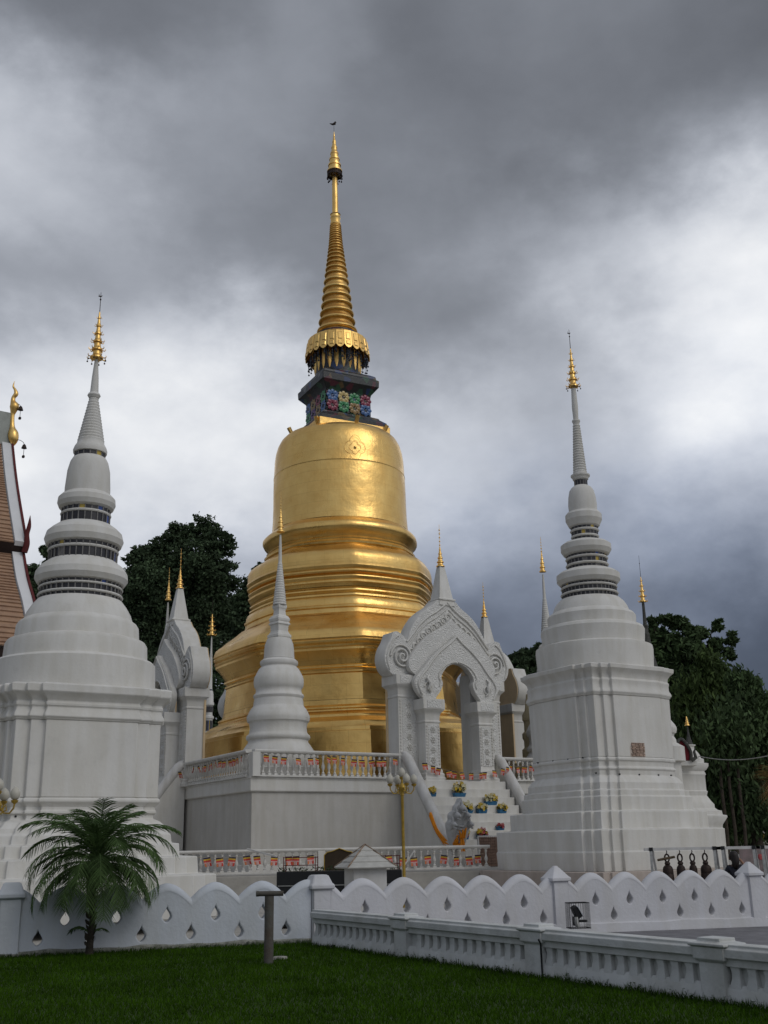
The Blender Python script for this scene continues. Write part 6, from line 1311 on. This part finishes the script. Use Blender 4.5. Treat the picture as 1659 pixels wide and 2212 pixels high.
mb = MB(); frond(mb, (0, 0, .30), 2.8, rad(50), rad(100), .42, n=20, w=.14); frond(mb, (0, 0, .28), .6, rad(55), rad(90), .3, n=16, w=.12); mb.build('sucker', M['palm'], T, smooth=0)
# dried fan palm at the right edge
B = at(1716, 1680, 34); T = thing('dry_palm', 'dried yellow brown palm fronds reaching in from the right edge', 'palm', (B.x, 34, 0))
mb = MB(); mb.tube([(0, 0, -.3), (.05, 0, B.z*.5), (0, 0, B.z)], [.16, .13, .13], seg=10); mb.build('trunk', M['palmtrunk'], T)
for k in range(16):
    az = rad(150+rng.uniform(-70, 90)) if k < 11 else rng.random()*6.28; e0 = rad(rng.uniform(-55, 60)); hz = Vector((math.cos(az)*math.cos(e0), math.sin(az)*math.cos(e0), math.sin(e0))); c0 = Vector((0, 0, B.z)); c1 = c0+hz*.5
    mb = MB(); mb.tube([c0, c1], [.03, .02], seg=5); sd_ = hz.cross(Vector((0, 0, 1))).normalized(); up_ = sd_.cross(hz)
    for q in range(26):
        b = rad(-75+150*q/25); d_ = (hz*math.cos(b)+(sd_*math.cos(k)+up_*math.sin(k))*math.sin(b)).normalized(); l_ = .85*rng.uniform(.75, 1.05); e_ = c1+d_*l_+Vector((0, 0, -.12)); wv = d_.cross(Vector((.3, .2, 1))).normalized()*.018; mb.add([c1, c1+d_*l_*.6+wv, e_, c1+d_*l_*.6-wv], [(0, 1, 2, 3)])
    mb.build('frond', M['drypalm'], T, smooth=0)

# ---------------------------------------------------------------- weeds
def weed_strip():
    P = []; V = []; mb = MB()
    def plant(x, y, h, n):
        for _ in range(n):
            a = rng.random()*2*PI; r = rng.random()*.05; l_ = h*rng.uniform(.5, 1.1); d = Vector((math.cos(a)*.45, math.sin(a)*.45, 1)).normalized(); p = Vector((x+r*math.cos(a), y+r*math.sin(a), -.01)); w = d.orthogonal().normalized()*.006
            mb.add([p-w, p+w, p+d*l_+Vector((math.cos(a), math.sin(a), 0))*l_*.2], [(0, 1, 2)])
            if rng.random() < .5:
                q_ = p+d*l_*rng.uniform(.4, .95); s = .012+.014*rng.random(); e = Vector((math.cos(a), math.sin(a), .3)); f = e.cross(Vector((0, 0, 1))).normalized(); mb.add([q_, q_+e*s+f*s*.6, q_+e*s*2, q_+e*s-f*s*.6], [(0, 1, 2, 3)])
    nF_ = Vector((dF.y, -dF.x, 0)).normalized()
    for i in range(420):
        t = rng.random(); p = FS+dF*t+nF_*(.13+.12*rng.random()**2); k = .5+.5*math.sin(t*37)*math.sin(t*91+1); plant(p.x, p.y, .05+.13*k*rng.random(), 5)
    for i in range(260):
        t = rng.random(); p = WL+(WC-WL)*t+Vector((.3, -.95, 0))*(.2+.12*rng.random()); plant(p.x, p.y, .03+.08*rng.random(), 4)
    o = mb.build('weeds', mat('weed_leaves', (.045, .08, .02), var=.3, vscale=8, tl=.3, isl=.4), smooth=0); tag(o, 'ragged weeds along the foot of the near fence and the left wall', 'weeds', kind='stuff')
weed_strip()
for px, py, h, lb in ((1492, 2150, .30, 'tallest leafy weed at the foot of the right fence post'), (1105, 2098, .20, 'leafy weed left of the black pipe on the near fence'), (1625, 2165, .20, 'leafy weed by the fence at the right edge')):
    p = atz(px, py, 0); T = thing('weed_plant', lb, 'weed', (p.x, p.y, 0), 0, 'leafy weeds by the fence'); mb = MB(); ml = MB()
    for k in range(9):
        a = rng.random()*2*PI; d = Vector((math.cos(a)*.4, math.sin(a)*.3, 1)).normalized(); l_ = h*rng.uniform(.6, 1); mb.tube([(0, 0, 0), d*l_*.5, d*l_], [.005, .004, .002], seg=4)
        for q in range(9):
            c_ = d*l_*(.25+.75*q/9); b = rng.random()*2*PI; e = Vector((math.cos(b), math.sin(b), .2)).normalized(); f = e.cross(Vector((0, 0, 1))).normalized(); s = .022; ml.add([c_, c_+e*s+f*s*.7, c_+e*s*2.2, c_+e*s-f*s*.7], [(0, 1, 2, 3)])
    mb.build('stems', M['leaf_d'], T); ml.build('leaves', mat('fresh_leaves', (.05, .09, .025), isl=.4, tl=.25), T, smooth=0)
bpy.context.view_layer.update()
